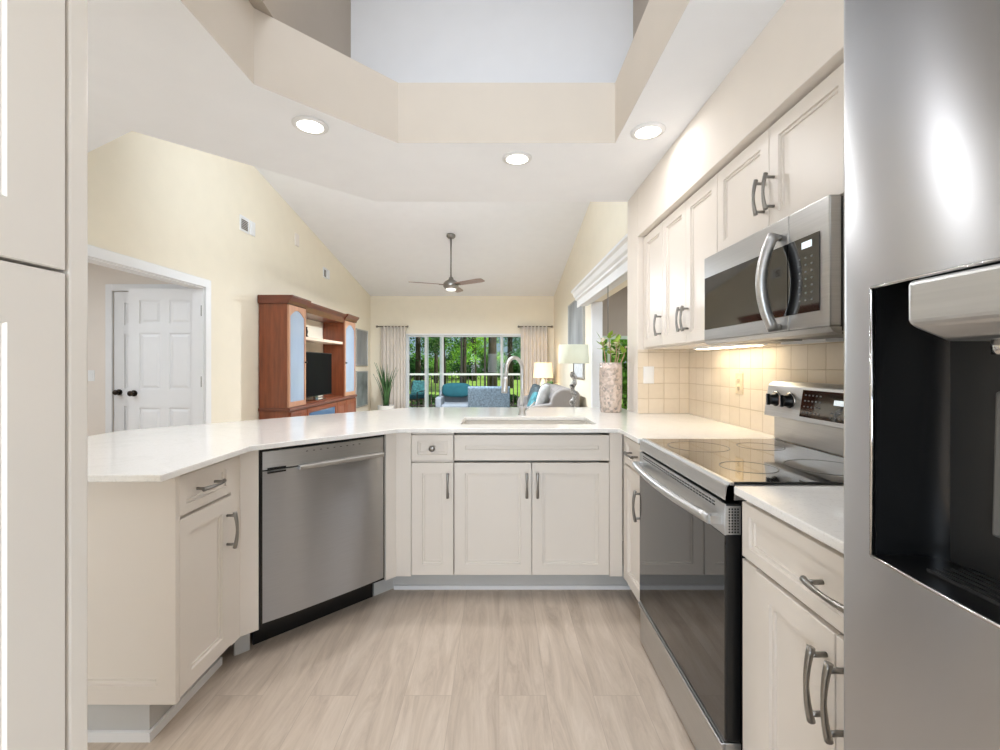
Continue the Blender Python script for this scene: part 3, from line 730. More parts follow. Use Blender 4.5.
# ------------------------------------------------------------------ microwave, front faces -x
mw = thing('microwave', 'stainless over-the-range microwave with curved bar handle and black glass', 'microwave', (.9165, 1.985, 1.330), -PI/2)
MW, MH = .755, .388
MB().box(.003, MW-.003, .035, .372, .010, MH-.004).build('body', 'black', mw)
d = MB().box(.001, .578, .0, .034, .022, MH).build('door', 'steelm', mw, .004)
MB().box(.012, .577, -.0025, .0, .070, .297).build('window', 'bglass', d)
hp = MB(); path = []
for i in range(15):
    u = -1+2*i/14; path.append((.535, -.020-.040*(1-u*u), .183+u*.155))
hp.tube(path, [.017]*15, 12)
for s_ in (-1,1): hp.tube([(.535,.0,.183+s_*.145),(.535,-.026,.183+s_*.150)], .011, 10)
hp.build('handle', 'steel', d)
p = MB().box(.580, MW-.001, .0, .034, .022, MH).build('control_panel', 'steelm', mw, .004)
MB().box(.581, .718, -.0025, .0, .070, .297).build('keypad', 'bglass', p)
MB().box(.645, .688, -.0036, -.0024, .262, .282).build('display', 'lcd', p)
g = MB()
for i in range(7):
    for k in range(3): g.box(.632+k*.026, .639+k*.026, -.0032, -.0024, .105+i*.021, .110+i*.021)
g.build('keypad_print', 'glyph', p)
MB().prof([(.0,.021),(.034,.021),(.034,.0),(.012,.006)], 'x', .001, MW-.001).build('lower_lip', 'steelm', mw)
MB().box(.08, .35, .06, .20, .004, .0095).box(.43,.70,.06,.20,.004,.0095).build('grease_filter', 'grey', mw)
MB().box(.17, .42, .235, .305, -.002, .0095).build('cooktop_lamp', 'white', mw)

ub = thing('under_cabinet_light', 'lit white light bar under the double-door wall cabinet beside the microwave', 'light', (1.19, 2.62, ZU0), -PI/2)
MB().box(0,.58,-.045,.045,-.014,-.0005).build('housing', 'white', ub, .002); MB().box(.02,.56,-.036,.036,-.0165,-.0142).build('lens', 'hoodlens', ub)
# outlets and switches
def plate(name, label, loc, rz, kind, m='white', cat='outlet'):
    t = thing(name, label, cat, loc, rz)
    MB().relief(-.036,.036,-.058,.058,[(0,-.002),(.004,-.006)],0).build('cover', m, t)
    if kind == 'outlet':
        for z in (-.02,.02):
            q = MB().lathe([(.0165,0),(.0165,.002),(.001,.0022)], n=18).build('socket', m, t); q.location = (0,-.006,z); q.rotation_euler = (PI/2,0,0)
            MB().box(-.007,-.005,-.004,.004,.0022,.0026).box(.005,.007,-.004,.004,.0022,.0026).build('slots', 'black', q)
    else:
        MB().box(-.016,.016,-.010,-.0058,-.033,.033).build('rocker', m, t, .001)
    return t
plate('wall_switch', 'white rocker switch plate on the tiled end wall beside the vase', (1.018, 3.0205, 1.176), 0, 'switch', cat='switch')
plate('wall_outlet', 'almond outlet plate on the beige tiles below the microwave lamp', (XR-.0095, 2.38, 1.145), -PI/2, 'outlet', 'almond')
plate('wall_switch', 'pale switch plate on the bedroom wall beside the white doors', (-4.36, 4.7495, 1.13), 0, 'switch', cat='switch')

# ------------------------------------------------------------------ fridge, front faces -x
fg = thing('refrigerator', 'large stainless refrigerator with ice and water dispenser filling the photo edge', 'refrigerator', (.445, .598, 0), -PI/2)
FW = .91
MB().box(.004, FW-.004, .075, .69, .02, 1.76).build('body', 'dgrey', fg)
HX0, HX1, HZ0, HZ1 = .068, .270, 1.017, 1.336      # dispenser opening, local x and z
def door(x0, x1, z0, z1, hole=None):
    w_ = x1-x0
    def yf(x):
        u = (x-x0)/w_
        bow = -.022*math.sin(PI*min(max(u,0),1))**.8
        return .012+bow+(.011*(max(0,1-(x-x0)/.018))**2+.011*(max(0,1-(x1-x)/.018))**2)
    xs = sorted(set([x0+.0025*k for k in range(8)]+[x1-.0025*k for k in range(8)]+[x0+.02+(w_-.04)*k/22 for k in range(23)]+([hole[0],hole[1]] if hole else [])))
    zs = sorted(set([z0,z0+.006,z1-.006,z1]+([hole[2],hole[3]] if hole else [])))
    mb = MB(); vs = []; fs = []; nx = len(xs)
    for z in zs:
        for x in xs: vs.append((x, yf(x)+(.006 if z in (z0,z1) else 0), z))
    for j in range(len(zs)-1):
        for i in range(nx-1):
            if hole and xs[i] >= hole[0]-1e-6 and xs[i+1] <= hole[1]+1e-6 and zs[j] >= hole[2]-1e-6 and zs[j+1] <= hole[3]+1e-6: continue
            fs.append((j*nx+i, j*nx+i+1, (j+1)*nx+i+1, (j+1)*nx+i))
    mb.add(vs, fs, True)
    b = .068
    mb.add([(x0,yf(x0)+.006,z0),(x0,b,z0),(x0,b,z1),(x0,yf(x0)+.006,z1)], [(0,1,2,3)])
    mb.add([(x1,yf(x1)+.006,z0),(x1,b,z0),(x1,b,z1),(x1,yf(x1)+.006,z1)], [(0,1,2,3)])
    for z in (z0,z1): mb.add([(x, yf(x)+.006, z) for x in xs]+[(x1,b,z),(x0,b,z)], [tuple(range(nx+2))])
    return mb, yf
mbd, yf = door(.0, .452, .06, 1.76, (HX0,HX1,HZ0,HZ1))
fd = mbd.build('dispenser_door', 'fridge', fg)
mbd2, _ = door(.458, FW, .06, 1.76); fd2 = mbd2.build('door', 'fridge', fg)
for x, par in ((.415, fd), (.495, fd2)):
    hp = MB().tube([(x,-.045,.55),(x,-.055,.60),(x,-.055,1.50),(x,-.045,1.55)], .013, 12)
    for z in (.58,1.52): hp.tube([(x,0,z),(x,-.05,z)], .010, 10)
    hp.build('handle', 'chrome', par)
# dispenser recess
ydisp = .105
rec = MB(); yl, yr = yf(HX0), yf(HX1)
n = 12; wall = []
for k in range(n+1):
    a = PI*k/n; wall.append(((HX0+HX1)/2-(HX1-HX0)/2*math.copysign(abs(math.cos(a))**.55, math.cos(a)), yl+.004+(ydisp-.02)*math.sin(a)**.55))
fr_ = [(x, yf(x)+.001) for x in [HX0+(HX1-HX0)*k/n for k in range(n+1)]]
vs = [(x,y,HZ0) for x,y in wall]+[(x,y,HZ1) for x,y in wall]
rec.add(vs, [(i,i+1,n+2+i,n+1+i) for i in range(n)], True)
rec.add([(x,y,HZ1) for x,y in wall]+[(x,y,HZ1) for x,y in reversed(fr_)], [tuple(range(2*n+2))])
rec.build('dispenser_recess', 'cavity', fd)
tr = MB(); tr.add([(x,y,HZ0+.001) for x,y in wall]+[(x,y,HZ0+.001) for x,y in reversed(fr_)], [tuple(range(2*n+2))]); 
tray = tr.build('drip_tray', 'black', fd)
for k in range(6):
    MB().box(HX0+.045, HX1-.045, .022+k*.009, .026+k*.009, HZ0+.0015, HZ0+.005).build('grille_bar', 'dgrey', tray)
# trim around the opening
t_ = .004
tm = MB()
for z in (HZ0, HZ1):
    tm.tube([(x, yf(x)-.0005, z) for x in [HX0+(HX1-HX0)*k/8 for k in range(9)]], .0022, 8)
for x in (HX0, HX1): tm.tube([(x, yf(x)-.0005, HZ0),(x, yf(x)-.0005, HZ1)], .0022, 8)
tm.build('opening_trim', 'chrome', fd)
# dispenser head
hx0 = HX0+.062
hd_ = MB(); top, mid, bot = HZ1-.004, HZ1-.050, HZ1-.068
yy0, yy1 = -.016, .075
ring1 = [(hx0,yy0),(HX1-.010,yy0),(HX1-.010,yy1),(hx0,yy1)]
ring0 = [(hx0+.022,yy0+.020),(HX1-.03,yy0+.020),(HX1-.03,yy1),(hx0+.022,yy1)]
hd_.add([(x,y,bot) for x,y in ring0]+[(x,y,mid) for x,y in ring1]+[(x,y,top) for x,y in ring1],
        [(3,2,1,0),(8,9,10,11)]+[(i,(i+1)%4,4+(i+1)%4,4+i) for i in range(4)]+[(4+i,4+(i+1)%4,8+(i+1)%4,8+i) for i in range(4)])
dh = hd_.build('dispenser_head', 'steel', fd, .005, 3)
MB().cyl((hx0+.055,.03,bot),(hx0+.055,.03,bot-.014),.012).build('nozzle', 'chrome', dh)
pd = MB().prof([(.060,.0),(.066,.0),(.072,.15),(.064,.15)], 'x', HX0+.07, HX1-.07).build('paddle', 'grey', fd, .003); pd.location = (0,.004,HZ0+.05)

# ------------------------------------------------------------------ pantry, front faces +x
pc = thing('pantry_cabinet', 'tall white pantry cabinet with stacked panelled doors at the photo edge', 'cabinet', (-.519, -.136, 0), PI/2)
PW = .70
MB().box(0, PW, .0225, .60, .10, 2.40).box(PW-.026,PW,.002,.0225,.10,2.40).build('body', 'cab', pc, .003)
MB().box(0, PW, .09, .10, 0, .099).build('toe_kick', 'toe', pc)
for z0, z1 in ((.11, 1.3535), (1.3575, 2.39)):
    MB().shaker(.004, PW-.0315, z0, z1, 0, .064, .02, .006).build('door', 'cab', pc)

# ------------------------------------------------------------------ recessed lights
LB = ['recessed ceiling light glowing above the dishwasher corner', 'recessed ceiling light nearest the far straight edge of the kitchen ceiling', 'recessed ceiling light beside the soffit over the wall cabinets']
for (x,y), lb in zip(CANS, LB):
    t = thing('recessed_light', lb, 'ceiling light', (x,y,ZC), 0, 'recessed lights in the kitchen ceiling')
    MB().lathe([(.062,-.0005),(.086,-.0005),(.086,-.005),(.062,-.010)], n=36, cap=False).build('trim_ring', 'white', t)
    MB().lathe([(.064,-.004),(.001,-.0041)], n=36, cap=False).build('lens', 'canlens', t)

# ------------------------------------------------------------------ ceiling fan
FX, FY = -.797, 7.37; fz = vault(FY)
cf = thing('ceiling_fan', 'three-blade ceiling fan on a long rod below the vaulted ceiling', 'fan', (FX, FY, fz))
zh = 2.575-fz
MB().lathe([(.001,.012),(.075,.012),(.075,-.03),(.05,-.055),(.014,-.06)], n=28).build('canopy', 'nickel', cf)
MB().cyl((0,0,-.05),(0,0,zh+.10),.013).build('downrod', 'nickel', cf)
MB().lathe([(.02,.13),(.035,.12),(.045,.085),(.10,.055),(.125,.02),(.128,-.03),(.10,-.065),(.085,-.07)], (0,0,zh), 32).build('motor', 'nickel', cf)
MB().lathe([(.085,-.07),(.08,-.09),(.05,-.10),(.001,-.102)], (0,0,zh), 32).build('light_lens', 'fanlens', cf)
for a in (-38, 82, 202):
    b = MB(); tilt = math.radians(-14); vs = []
    prof = [(.10,.035),(.16,.055),(.40,.062),(.62,.066),(.685,.055),(.70,.030)]
    for sgn, top_ in ((1,1),(1,0),(-1,1),(-1,0)):
        pass
    n = len(prof)
    for r, hw in prof:
        for sg, tz in ((-1,.004),(1,.004),(1,-.004),(-1,-.004)):
            vs.append((r, sg*hw*math.cos(tilt), zh+.0+tz+sg*hw*math.sin(tilt)))
    fs = [(0,3,2,1)]+[(i*4+k, i*4+(k+1)%4, i*4+4+(k+1)%4, i*4+4+k) for i in range(n-1) for k in range(4)]+[((n-1)*4,(n-1)*4+1,(n-1)*4+2,(n-1)*4+3)]
    bl = b.add(vs, fs).build('blade', 'bladew', cf); bl.rotation_euler = (0,0,math.radians(a))
    MB().box(.07,.20,-.022,.022,zh-.012,zh-.004).build('bracket', 'bronze', bl)

# ------------------------------------------------------------------ entertainment centre on the left wall, front faces +x (local x -> +y world)
EY0, EY1, ED = 5.60, 8.20, .355
ec = thing('entertainment_center', 'large cherry wood wall unit with glass-door towers along the cream wall', 'wall unit', (XL+.012+ED, EY0, 0), PI/2)
EW = EY1-EY0; T1, T2 = .50, EW-.55; ET = 2.02
MB().box(0, EW, -.03, ED, .0, .08).box(.0,EW,-.02,ED,.08,.66).build('base_cabinet', 'cherry', ec, .004)
MB().prof([(-.045,.66),(-.05,.685),(-.035,.70),(ED,.70),(ED,.66)], 'x', -.02, EW+.02).build('base_top', 'cherryd', ec, .003)
for x0,x1 in ((0,T1),(T2,EW)):
    b = MB().box(x0,x0+.03,0,ED,.70,ET).box(x1-.03,x1,0,ED,.70,ET).box(x0+.03,x1-.03,ED-.015,ED,.70,ET).box(x0+.03,x1-.03,.0,ED-.015,ET-.05,ET).build('tower', 'cherry', ec)
    f = MB().box(x0+.004,x0+.045,-.022,-.001,.705,ET-.01).box(x1-.045,x1-.004,-.022,-.001,.705,ET-.01).box(x0+.045,x1-.045,-.022,-.001,.705,.77)
    # arched top rail
    w_ = x1-x0-.09; pts = [(x0+.045,ET-.01)]+[(x0+.045+w_*k/12, ET-.15+.085*math.sin(PI*k/12)) for k in range(13)]+[(x1-.045,ET-.01)]
    for k in range(12):
        a, c2 = pts[1+k], pts[2+k]
        f.add([(a[0],-.022,a[1]),(c2[0],-.022,c2[1]),(c2[0],-.022,ET-.01),(a[0],-.022,ET-.01),(a[0],-.001,a[1]),(c2[0],-.001,c2[1]),(c2[0],-.001,ET-.01),(a[0],-.001,ET-.01)],
              [(0,1,2,3),(7,6,5,4),(0,4,5,1),(3,2,6,7)])
    df = f.build('glass_door', 'cherryl', ec)
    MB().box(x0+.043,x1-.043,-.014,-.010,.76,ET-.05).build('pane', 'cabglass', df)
    MB().box(x0+.032,x1-.032,ED-.03,ED-.016,.72,ET-.06).build('reflection_tint_back', 'reflback', b)  # plain back panel, coloured like the sky it would reflect
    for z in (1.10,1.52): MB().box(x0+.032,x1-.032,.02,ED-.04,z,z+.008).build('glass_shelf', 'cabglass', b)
    MB().cyl((x1-.025 if x0 == 0 else x0+.025,-.0222,1.28),(x1-.025 if x0 == 0 else x0+.025,-.05,1.28),.012,10).build('knob', 'bronze', df)
MB().box(T1,T2,.02,ED-.02,1.60,1.64).build('shelf', 'shelfw', ec)
MB().box(T1,T2,.02,ED-.02,.7005,.715).build('tv_deck', 'cherry', ec)
MB().prof([(-.03,ET),(-.045,ET+.04),(-.075,ET+.07),(-.085,ET+.085),(-.085,ET+.105),(ED,ET+.105),(ED,ET)], 'x', -.03, T1+.02).prof([(.0,ET-.05),(-.015,ET+.03),(-.045,ET+.06),(-.055,ET+.075),(-.055,ET+.095),(ED,ET+.095),(ED,ET-.05)], 'x', T1+.0201, T2-.0201).prof([(-.03,ET),(-.045,ET+.04),(-.075,ET+.07),(-.085,ET+.085),(-.085,ET+.105),(ED,ET+.105),(ED,ET)], 'x', T2-.02, EW+.03).build('cornice', 'cherryd', ec)
def raised(x0,x1,z0,z1,par):
    f = MB().relief(x0,x1,z0,z1,[(0,-.036),(.004,-.040),(.05,-.040),(.055,-.034),(.075,-.034),(.09,-.039)],-.021).build('door', 'cherry', par)
    MB().cyl((x1-.03,-.04,(z0+z1)/2),(x1-.03,-.065,(z0+z1)/2),.010,10).build('knob', 'bronze', f)
raised(.02,T1-.01,.10,.64,ec); raised(T2+.01,EW-.02,.10,.64,ec); raised(T2-.42,T2-.005,.10,.64,ec)
MB().relief(T1+.01,T2-.44,.34,.64,[(0,-.036),(.004,-.040),(.05,-.040),(.055,-.030)],-.021).build('media_door', 'cherry', ec)
MB().box(T1+.08,T2-.51,-.033,-.0295,.405,.575).build('media_glass', mat('blue_tinted_glass', (70,104,140), .08, .3), ec)
# television on the deck
tv = thing('television', 'black flat-screen television inside the cherry wall unit', 'television', (XL+.012+ED-.10, EY0+T1+.12, .7155), PI/2)
MB().box(0,1.14,0,.05,.055,.72).build('body', 'black', tv, .004); MB().box(.012,1.128,-.003,0,.07,.708).build('screen', 'screen', tv)
MB().box(.40,.74,-.06,.16,0,.012).box(.52,.62,.012,.05,.012,.075).build('stand', 'chrome', tv)
# little things in the unit
o = MB().lathe([(.05,0),(.06,.02),(.075,.10),(.05,.20),(.03,.24),(.036,.27)], (XL+.21, EY0+.25, .704), 20).build('vase', 'teal'); tag(o, 'small teal vase standing in the near glass tower of the wall unit', 'vase')
o = MB().lathe([(.03,0),(.035,.01),(.012,.05),(.022,.10),(.010,.15),(.014,.17)], (XL+.18, EY0+1.0, 1.641), 16).build('figurine', 'bronze'); tag(o, 'dark slender figurine on the shelf above the television', 'figurine')
for zz, lb in ((1.109,'upper'),(.704,'lowest')):
    o = MB().lathe([(.06,0),(.09,.03),(.10,.09),(.07,.16),(.04,.18)], (XL+.20, EY1-.28, zz), 18).build('ceramic_jar', 'celadon'); tag(o, 'pale ceramic jar on the %s shelf of the far glass tower' % lb, 'jar')

# wall art on the left wall
def framed(name, label, loc, rz, w, h, m, fm='silver', t=.035, cat='picture'):
    r = thing(name, label, cat, loc, rz)
    MB().relief(0,w,0,h,[(0,-t+.004),(.004,-t),(.022,-t),(.026,-t+.010)],0).build('frame', fm, r)
    MB().box(.026,w-.026,-t+.006,-t+.011,.026,h-.026).build('canvas', m, r); return r
framed('wall_art', 'grey-blue abstract canvas, upper one of two stacked beside the wall unit', (XL+.001, 9.38, 1.22), PI/2, .80, .80, 'art')
framed('wall_art', 'teal-grey abstract canvas, lower one of two stacked beside the wall unit', (XL+.001, 9.38, .33), PI/2, .80, .78, 'art2')
framed('wall_art', 'large grey-blue framed picture on the wall above the pale green lamp', (XR-.001, 8.15, 1.53), -PI/2, 1.45, .80, 'art')
framed('wall_art', 'small pale framed picture on the wall behind the twisted lamp base', (XR-.001, 7.55, 1.03), -PI/2, .85, .26, 'palegrey')
# vents
def vent(label, y, z, w, h, m):
    t = thing('wall_vent', label, 'vent', (XL+.001, y, z), PI/2)
    MB().relief(0,w,0,h,[(0,-.008),(.004,-.010),(.02,-.010),(.023,-.004)],0).build('frame', 'white', t)
    s_ = MB()
    for k in range(int((h-.05)/.02)): s_.add([(.024,-.0085,.026+k*.02),(w-.024,-.0085,.026+k*.02),(w-.024,-.0045,.040+k*.02),(.024,-.0045,.040+k*.02)], [(0,1,2,3)])
    s_.build('louvers', m, t)
vent('dark louvered vent high on the cream wall nearest the kitchen ceiling', 5.20, 2.83, .19, .18, 'vent')
o = MB().relief(0,.10,0,.17,[(0,-.012),(.006,-.018)],0).build('chime_box', 'white'); o.location = (XL+.001, 5.41, 2.835); o.rotation_euler = (0,0,PI/2); tag(o, 'small white box on the cream wall right beside the dark vent', 'wall box')
o = MB().relief(0,.12,0,.18,[(0,-.012),(.006,-.018)],0).build('chime_box', 'soffit'); o.location = (XL+.001, 6.60, 3.03); o.rotation_euler = (0,0,PI/2); tag(o, 'faint cream box high on the wall under the vault slope', 'wall box')
vent('small dark vent on the cream wall above the wall unit', 7.66, 2.76, .16, .18, 'vent')
o = MB().relief(0,.09,0,.16,[(0,-.012),(.006,-.018)],0).build('chime_box', 'white'); o.location = (XL+.001, 7.84, 2.77); o.rotation_euler = (0,0,PI/2); tag(o, 'small white box beside the vent above the wall unit', 'wall box')

# curtains
def curtain(side, x0, x1, lbl_r, lbl_c):
    zr = 2.145; y = YF-.09
    r = thing('curtain_rod', lbl_r, 'curtain rod', (x0, y, zr))
    w_ = x1-x0
    MB().cyl((0,0,0),(w_,0,0),.012,12).build('rod', 'rod', r)
    for x in (0,w_): MB().ell((x,0,0),(.026,.026,.026),12,8).build('finial', 'rod', r)
    for x in (.06,w_-.06): MB().cyl((x,.0,0),(x,.088,0),.008,8).build('bracket', 'rod', r)
    mb = MB(); n = 60; xs0, xs1 = (x0+.10, x1-.05) if side == 0 else (x0+.05, x1-.10)
    vs = []; fs = []; zs = [.02,.5,1.2,1.9,zr+.012]
    for j,z in enumerate(zs):
        for i in range(n+1):
            u = i/n; amp = .030*(1 if j < 4 else .6)
            vs.append((xs0+(xs1-xs0)*u, y+amp*math.sin(u*2*PI*7+.4*math.sin(j+u*5)), z))
    for j in range(len(zs)-1):
        for i in range(n): fs.append((j*(n+1)+i, j*(n+1)+i+1, (j+1)*(n+1)+i+1, (j+1)*(n+1)+i))
    c = mb.add(vs, fs, True).build('sheer_curtain', 'curtain'); s_ = c.modifiers.new('solid','SOLIDIFY'); s_.thickness = .004
    tag(c, lbl_c, 'curtain')
curtain(0, px2x(378,YF), px2x(408.5,YF), 'short pewter rod over the curtain behind the tall grass plant', 'sheer greige curtain hanging behind the tall grass plant')
curtain(1, px2x(518.5,YF), px2x(551.5,YF), 'short pewter rod over the curtain beside the lit lamp', 'sheer greige curtain hanging behind the lit table lamp')

# tall grass plant
pl = thing('potted_grass_plant', 'tall spiky green grass plant in a pot beside the sliding door curtain', 'plant', (-2.48, 9.75, 0))
MB().lathe([(.12,0),(.16,.02),(.18,.36),(.165,.36),(.15,.30)], n=24).build('pot', 'pot', pl)
MB().lathe([(.15,.31),(.001,.32)], n=20, cap=False).build('soil', 'soil', pl)
for k in range(34):
    a = random.uniform(0,2*PI); ln = random.uniform(.55,1.02); lean = random.uniform(.05,.34); b = MB(); vs = []; fs = []
    d = Vector((math.cos(a),math.sin(a),0)); sdv = Vector((-d.y,d.x,0)); base_p = d*random.uniform(0,.06)
    for i in range(6):
        u = i/5; c = base_p+d*(lean*u**1.8*ln)+Vector((0,0,.32+ln*u*(1-.12*lean*u))); hw = .021*(1-u**2.2)+.0012
        vs += [c-sdv*hw, c+d*.004, c+sdv*hw]
    for i in range(5): fs += [(i*3,i*3+1,i*3+4,i*3+3),(i*3+1,i*3+2,i*3+5,i*3+4)]
    o = b.add(vs,fs,True).build('blade_leaf', 'leaf', pl); s_ = o.modifiers.new('solid','SOLIDIFY'); s_.thickness = .002

# ------------------------------------------------------------------ seating
def armchair(name, label, loc, rz, w, m, seat_m, hb=.84, cush=None, mlegs='dkwood'):
    t = thing(name, label, 'chair', loc, rz)               # faces -y locally, back at +y
    d = .72
    MB().box(-w/2+.03,w/2-.03,-.30,.34,.16,.32).build('seat_frame', m, t, .02, 3)
    MB().box(-w/2+.12,w/2-.12,-.33,.22,.32,.46).build('seat_cushion', seat_m, t, .04, 4)
    mb = MB().prof([(.20,.20),(.36,.20),(.44,hb-.03),(.42,hb),(.34,hb),(.27,.45)], 'x', -w/2, w/2); mb.build('backrest', m, t, .035, 4)
    for s_ in (-1,1):
        MB().box(s_*(w/2-.12),s_*(w/2),-.32,.24,.18,.60).build('arm', m, t, .03, 3)
        for yy in (-.27,.30): MB().tube([(s_*(w/2-.07),yy,0),(s_*(w/2-.07),yy,.17)], [.016,.024], 8).build('leg', mlegs, t)
    return t
ac = armchair('armchair', 'blue speckled armchair seen from behind in front of the sliding door', (px2x(489,8.0), 8.4, 0), 0, .76, 'bluefab', 'bluefab', .86)
ac.rotation_euler = (0,0,PI)
ac2 = armchair('armchair', 'pale blue armchair with a teal cushion beside the speckled armchair', (px2x(455,8.9), 9.15, 0), 0, .78, 'palebl', 'palebl', .70)
o = MB().ell((px2x(455,9.0), 9.33, .72), (.31,.075,.15), 18, 12, .6).build('cushion', 'teal'); tag(o, 'teal cushion propped on the pale blue armchair', 'cushion')
# lanai chair
lc = thing('patio_chair', 'dark-framed patio chair with teal cushions outside the glass door', 'chair', (px2x(414,11.9), 12.0, -.02), math.radians(-25))
for s_ in (-1,1):
    MB().tube([(s_*.27,-.27,0),(s_*.27,-.27,.55),(s_*.27,.2,.58),(s_*.27,.30,.84)], .016, 8).tube([(s_*.27,.26,0),(s_*.27,.24,.56)], .016, 8).build('side_frame', 'picket', lc)
MB().box(-.27,.27,-.25,.24,.34,.37).build('seat_base', 'picket', lc); MB().box(-.25,.25,-.27,.22,.371,.47).build('seat_cushion', 'teal', lc, .03, 3)
MB().prof([(.16,.47),(.25,.47),(.32,.82),(.24,.84)], 'x', -.25, .25).build('back_cushion', 'tealpat', lc, .03, 3)
# sofa along the right wall
sf = thing('sofa', 'grey upholstered sofa with rounded arms along the right-hand great room wall', 'sofa', (1.24, 6.62, 0), -PI/2)   # local x -> -y, so flip below
sf.location = (.38, 9.05, 0); SW = 2.42; SD = .84
MB().box(.02,SW-.02,.06,SD-.04,.10,.30).build('base', 'greyfab', sf, .02, 3)
for k in range(3):
    a = .22+k*(SW-.44)/3; b_ = a+(SW-.44)/3-.006
    MB().box(a,b_,.02,.60,.302,.46).build('seat_cushion', 'greyfab', sf, .035, 4)
    MB().prof([(.52,.46),(.70,.46),(.76,.84),(.66,.88),(.58,.80)], 'x', a, b_).build('back_cushion', 'greyfab', sf, .04, 4)
MB().prof([(.66,.30),(.82,.30),(.84,.80),(.80,.86),(.72,.86)], 'x', .02, SW-.02).build('backrest', 'greyfab', sf, .04, 4)
for x0 in (0, SW-.21):
    pts = [(.0,.10),(SD-.05,.10),(SD-.05,.62)]+[(.60+.20*math.cos(a), .66+.22*math.sin(a)) for a in [PI*k/10 for k in range(11)]]+[(.25,.64),(.02,.60),(-.01,.5)]
    MB().prof(pts, 'x', x0, x0+.205).build('arm', 'greyfab', sf, .03, 3)
for x in (.08,SW-.08):
    for y in (.10,SD-.12): MB().cyl((x,y,0),(x,y,.10),.025,10).build('leg', 'dkwood', sf)
def pillow(label, c, r, m, ax, ang):
    o = MB().ell((0,0,0), r, 20, 12, .55).build('throw_pillow', m); o.location = c; o.rotation_euler = ax; tag(o, label, 'pillow')
pillow('dark slate patterned throw pillow at the far end of the grey sofa', (.68,8.62,.68), (.09,.25,.20), 'dteal', (0,math.radians(18),0), 0)
pillow('dark teal throw pillow next to the dark slate one on the sofa', (.66,8.02,.66), (.08,.22,.19), 'dteal', (0,math.radians(20),.2), 0)
pillow('bright teal patterned throw pillow low on the middle of the sofa', (.60,7.52,.62), (.075,.20,.17), 'tealpat', (0,math.radians(24),.1), 0)
pillow('pale grey throw pillow leaning against the near arm of the sofa', (.70,7.06,.72), (.08,.24,.22), 'palegrey', (0,math.radians(16),-.25), 0)
# end tables and lamps
def end_table(label, loc, w, ht, m):
    t = thing('end_table', label, 'table', loc)
    MB().box(-w/2,w/2,-w/2,w/2,ht-.03,ht).build('table_top', m, t, .004); MB().box(-w/2+.03,w/2-.03,-w/2+.03,w/2-.03,ht-.10,ht-.031).build('apron', m, t)
    for a in (-1,1):
        for b in (-1,1): MB().box(a*(w/2-.06),a*(w/2-.02),b*(w/2-.06),b*(w/2-.02),0,ht-.031).build('leg', m, t)
end_table('white end table under the lit lamp in the far corner', (.98,9.72,0), .50, .62, 'trim')
end_table('white end table under the green lamp at the near end of the sofa', (.97,6.02,0), .44, .60, 'trim')
l1 = thing('table_lamp', 'lit table lamp with warm glowing shade near the curtain', 'lamp', (px2x(543,9.72),9.72,.621))
MB().lathe([(.085,0),(.085,.015),(.06,.03),(.075,.10),(.08,.18),(.055,.26),(.025,.30),(.012,.32),(.012,.36)], n=24).build('base', 'celadon', l1)
MB().lathe([(.215,.345),(.185,.675),(.182,.675),(.212,.345)], n=36, cap=False).build('lamp_shade', 'shade', l1)
light('POINT', 'table_lamp_bulb', (px2x(543,9.72),9.72,1.13), 5, size=.05, col=(1,.8,.55))
pp = thing('small_potted_plant', 'small leafy green plant beside the lit lamp base', 'plant', (px2x(550,9.55),9.55,.621))
MB().lathe([(.045,0),(.06,.09),(.052,.09)], n=18).build('pot', 'white', pp)
mb = MB()
for k in range(46):
    a = random.uniform(0,2*PI); e = random.uniform(.1,1.4); L_ = random.uniform(.08,.20); d = Vector((math.cos(a)*math.cos(e),math.sin(a)*math.cos(e),math.sin(e))); s_ = d.cross(Vector((0,0,1))).normalized()*.028
    p0 = Vector((0,0,.09)); mb.add([p0+d*L_*.3, p0+d*L_*.7+s_, p0+d*L_*1.15, p0+d*L_*.7-s_], [(0,1,2,3)])
mb.build('foliage', mat('houseplant_green', (78,138,70), .5, var=.3), pp)
l2 = thing('table_lamp', 'unlit table lamp with pale green drum shade on a twisted marbled base', 'lamp', (px2x(573.5,6.0),6.0,.601))
tw = MB(); n = 40; vs = []; fs = []; m_ = 12
for i in range(n+1):
    u = i/n; z = .03+.52*u; a = u*PI*5; r = .036+.010*math.cos(u*PI*9)
    for k in range(m_):
        b = 2*PI*k/m_; vs.append((.014*math.cos(a)+r*math.cos(b), .014*math.sin(a)+r*math.sin(b), z))
for i in range(n):
    for k in range(m_): fs.append((i*m_+k, i*m_+(k+1)%m_, (i+1)*m_+(k+1)%m_, (i+1)*m_+k))
tw.add(vs,fs,True).build('stem', 'twist', l2)
MB().lathe([(.08,0),(.08,.018),(.05,.03)], n=24).build('base', 'black', l2); MB().cyl((0,0,.54),(0,0,.72),.007,8).build('neck', 'nickel', l2)
MB().lathe([(.205,.665),(.195,.915),(.192,.915),(.202,.665)], n=36, cap=False).build('lamp_shade', 'lampgreen', l2)

# valance over the opening
va = thing('window_valance', 'white crown-moulded valance board above the opening in the wall', 'valance', (XR-.001, 6.26, 2.05), -PI/2)
VL = 2.95
MB().prof([(-.20,.09),(-.20,.0),(-.184,.0),(-.184,.10),(-.0,.10),(-.0,.235),(-.285,.235),(-.285,.212),(-.262,.195),(-.245,.150),(-.225,.130),(-.225,.105)], 'x', 0, VL).build('cornice_board', 'trim', va)
MB().prof([(-.15,.02),(-.06,.02),(-.06,.095),(-.15,.095)], 'x', .03, VL-.03).build('blind_headrail', 'trim', va)
MB().cyl((1.66,-.17,.03),(1.66,-.17,-.52),.004,6).build('pull_cord', 'grey', va)

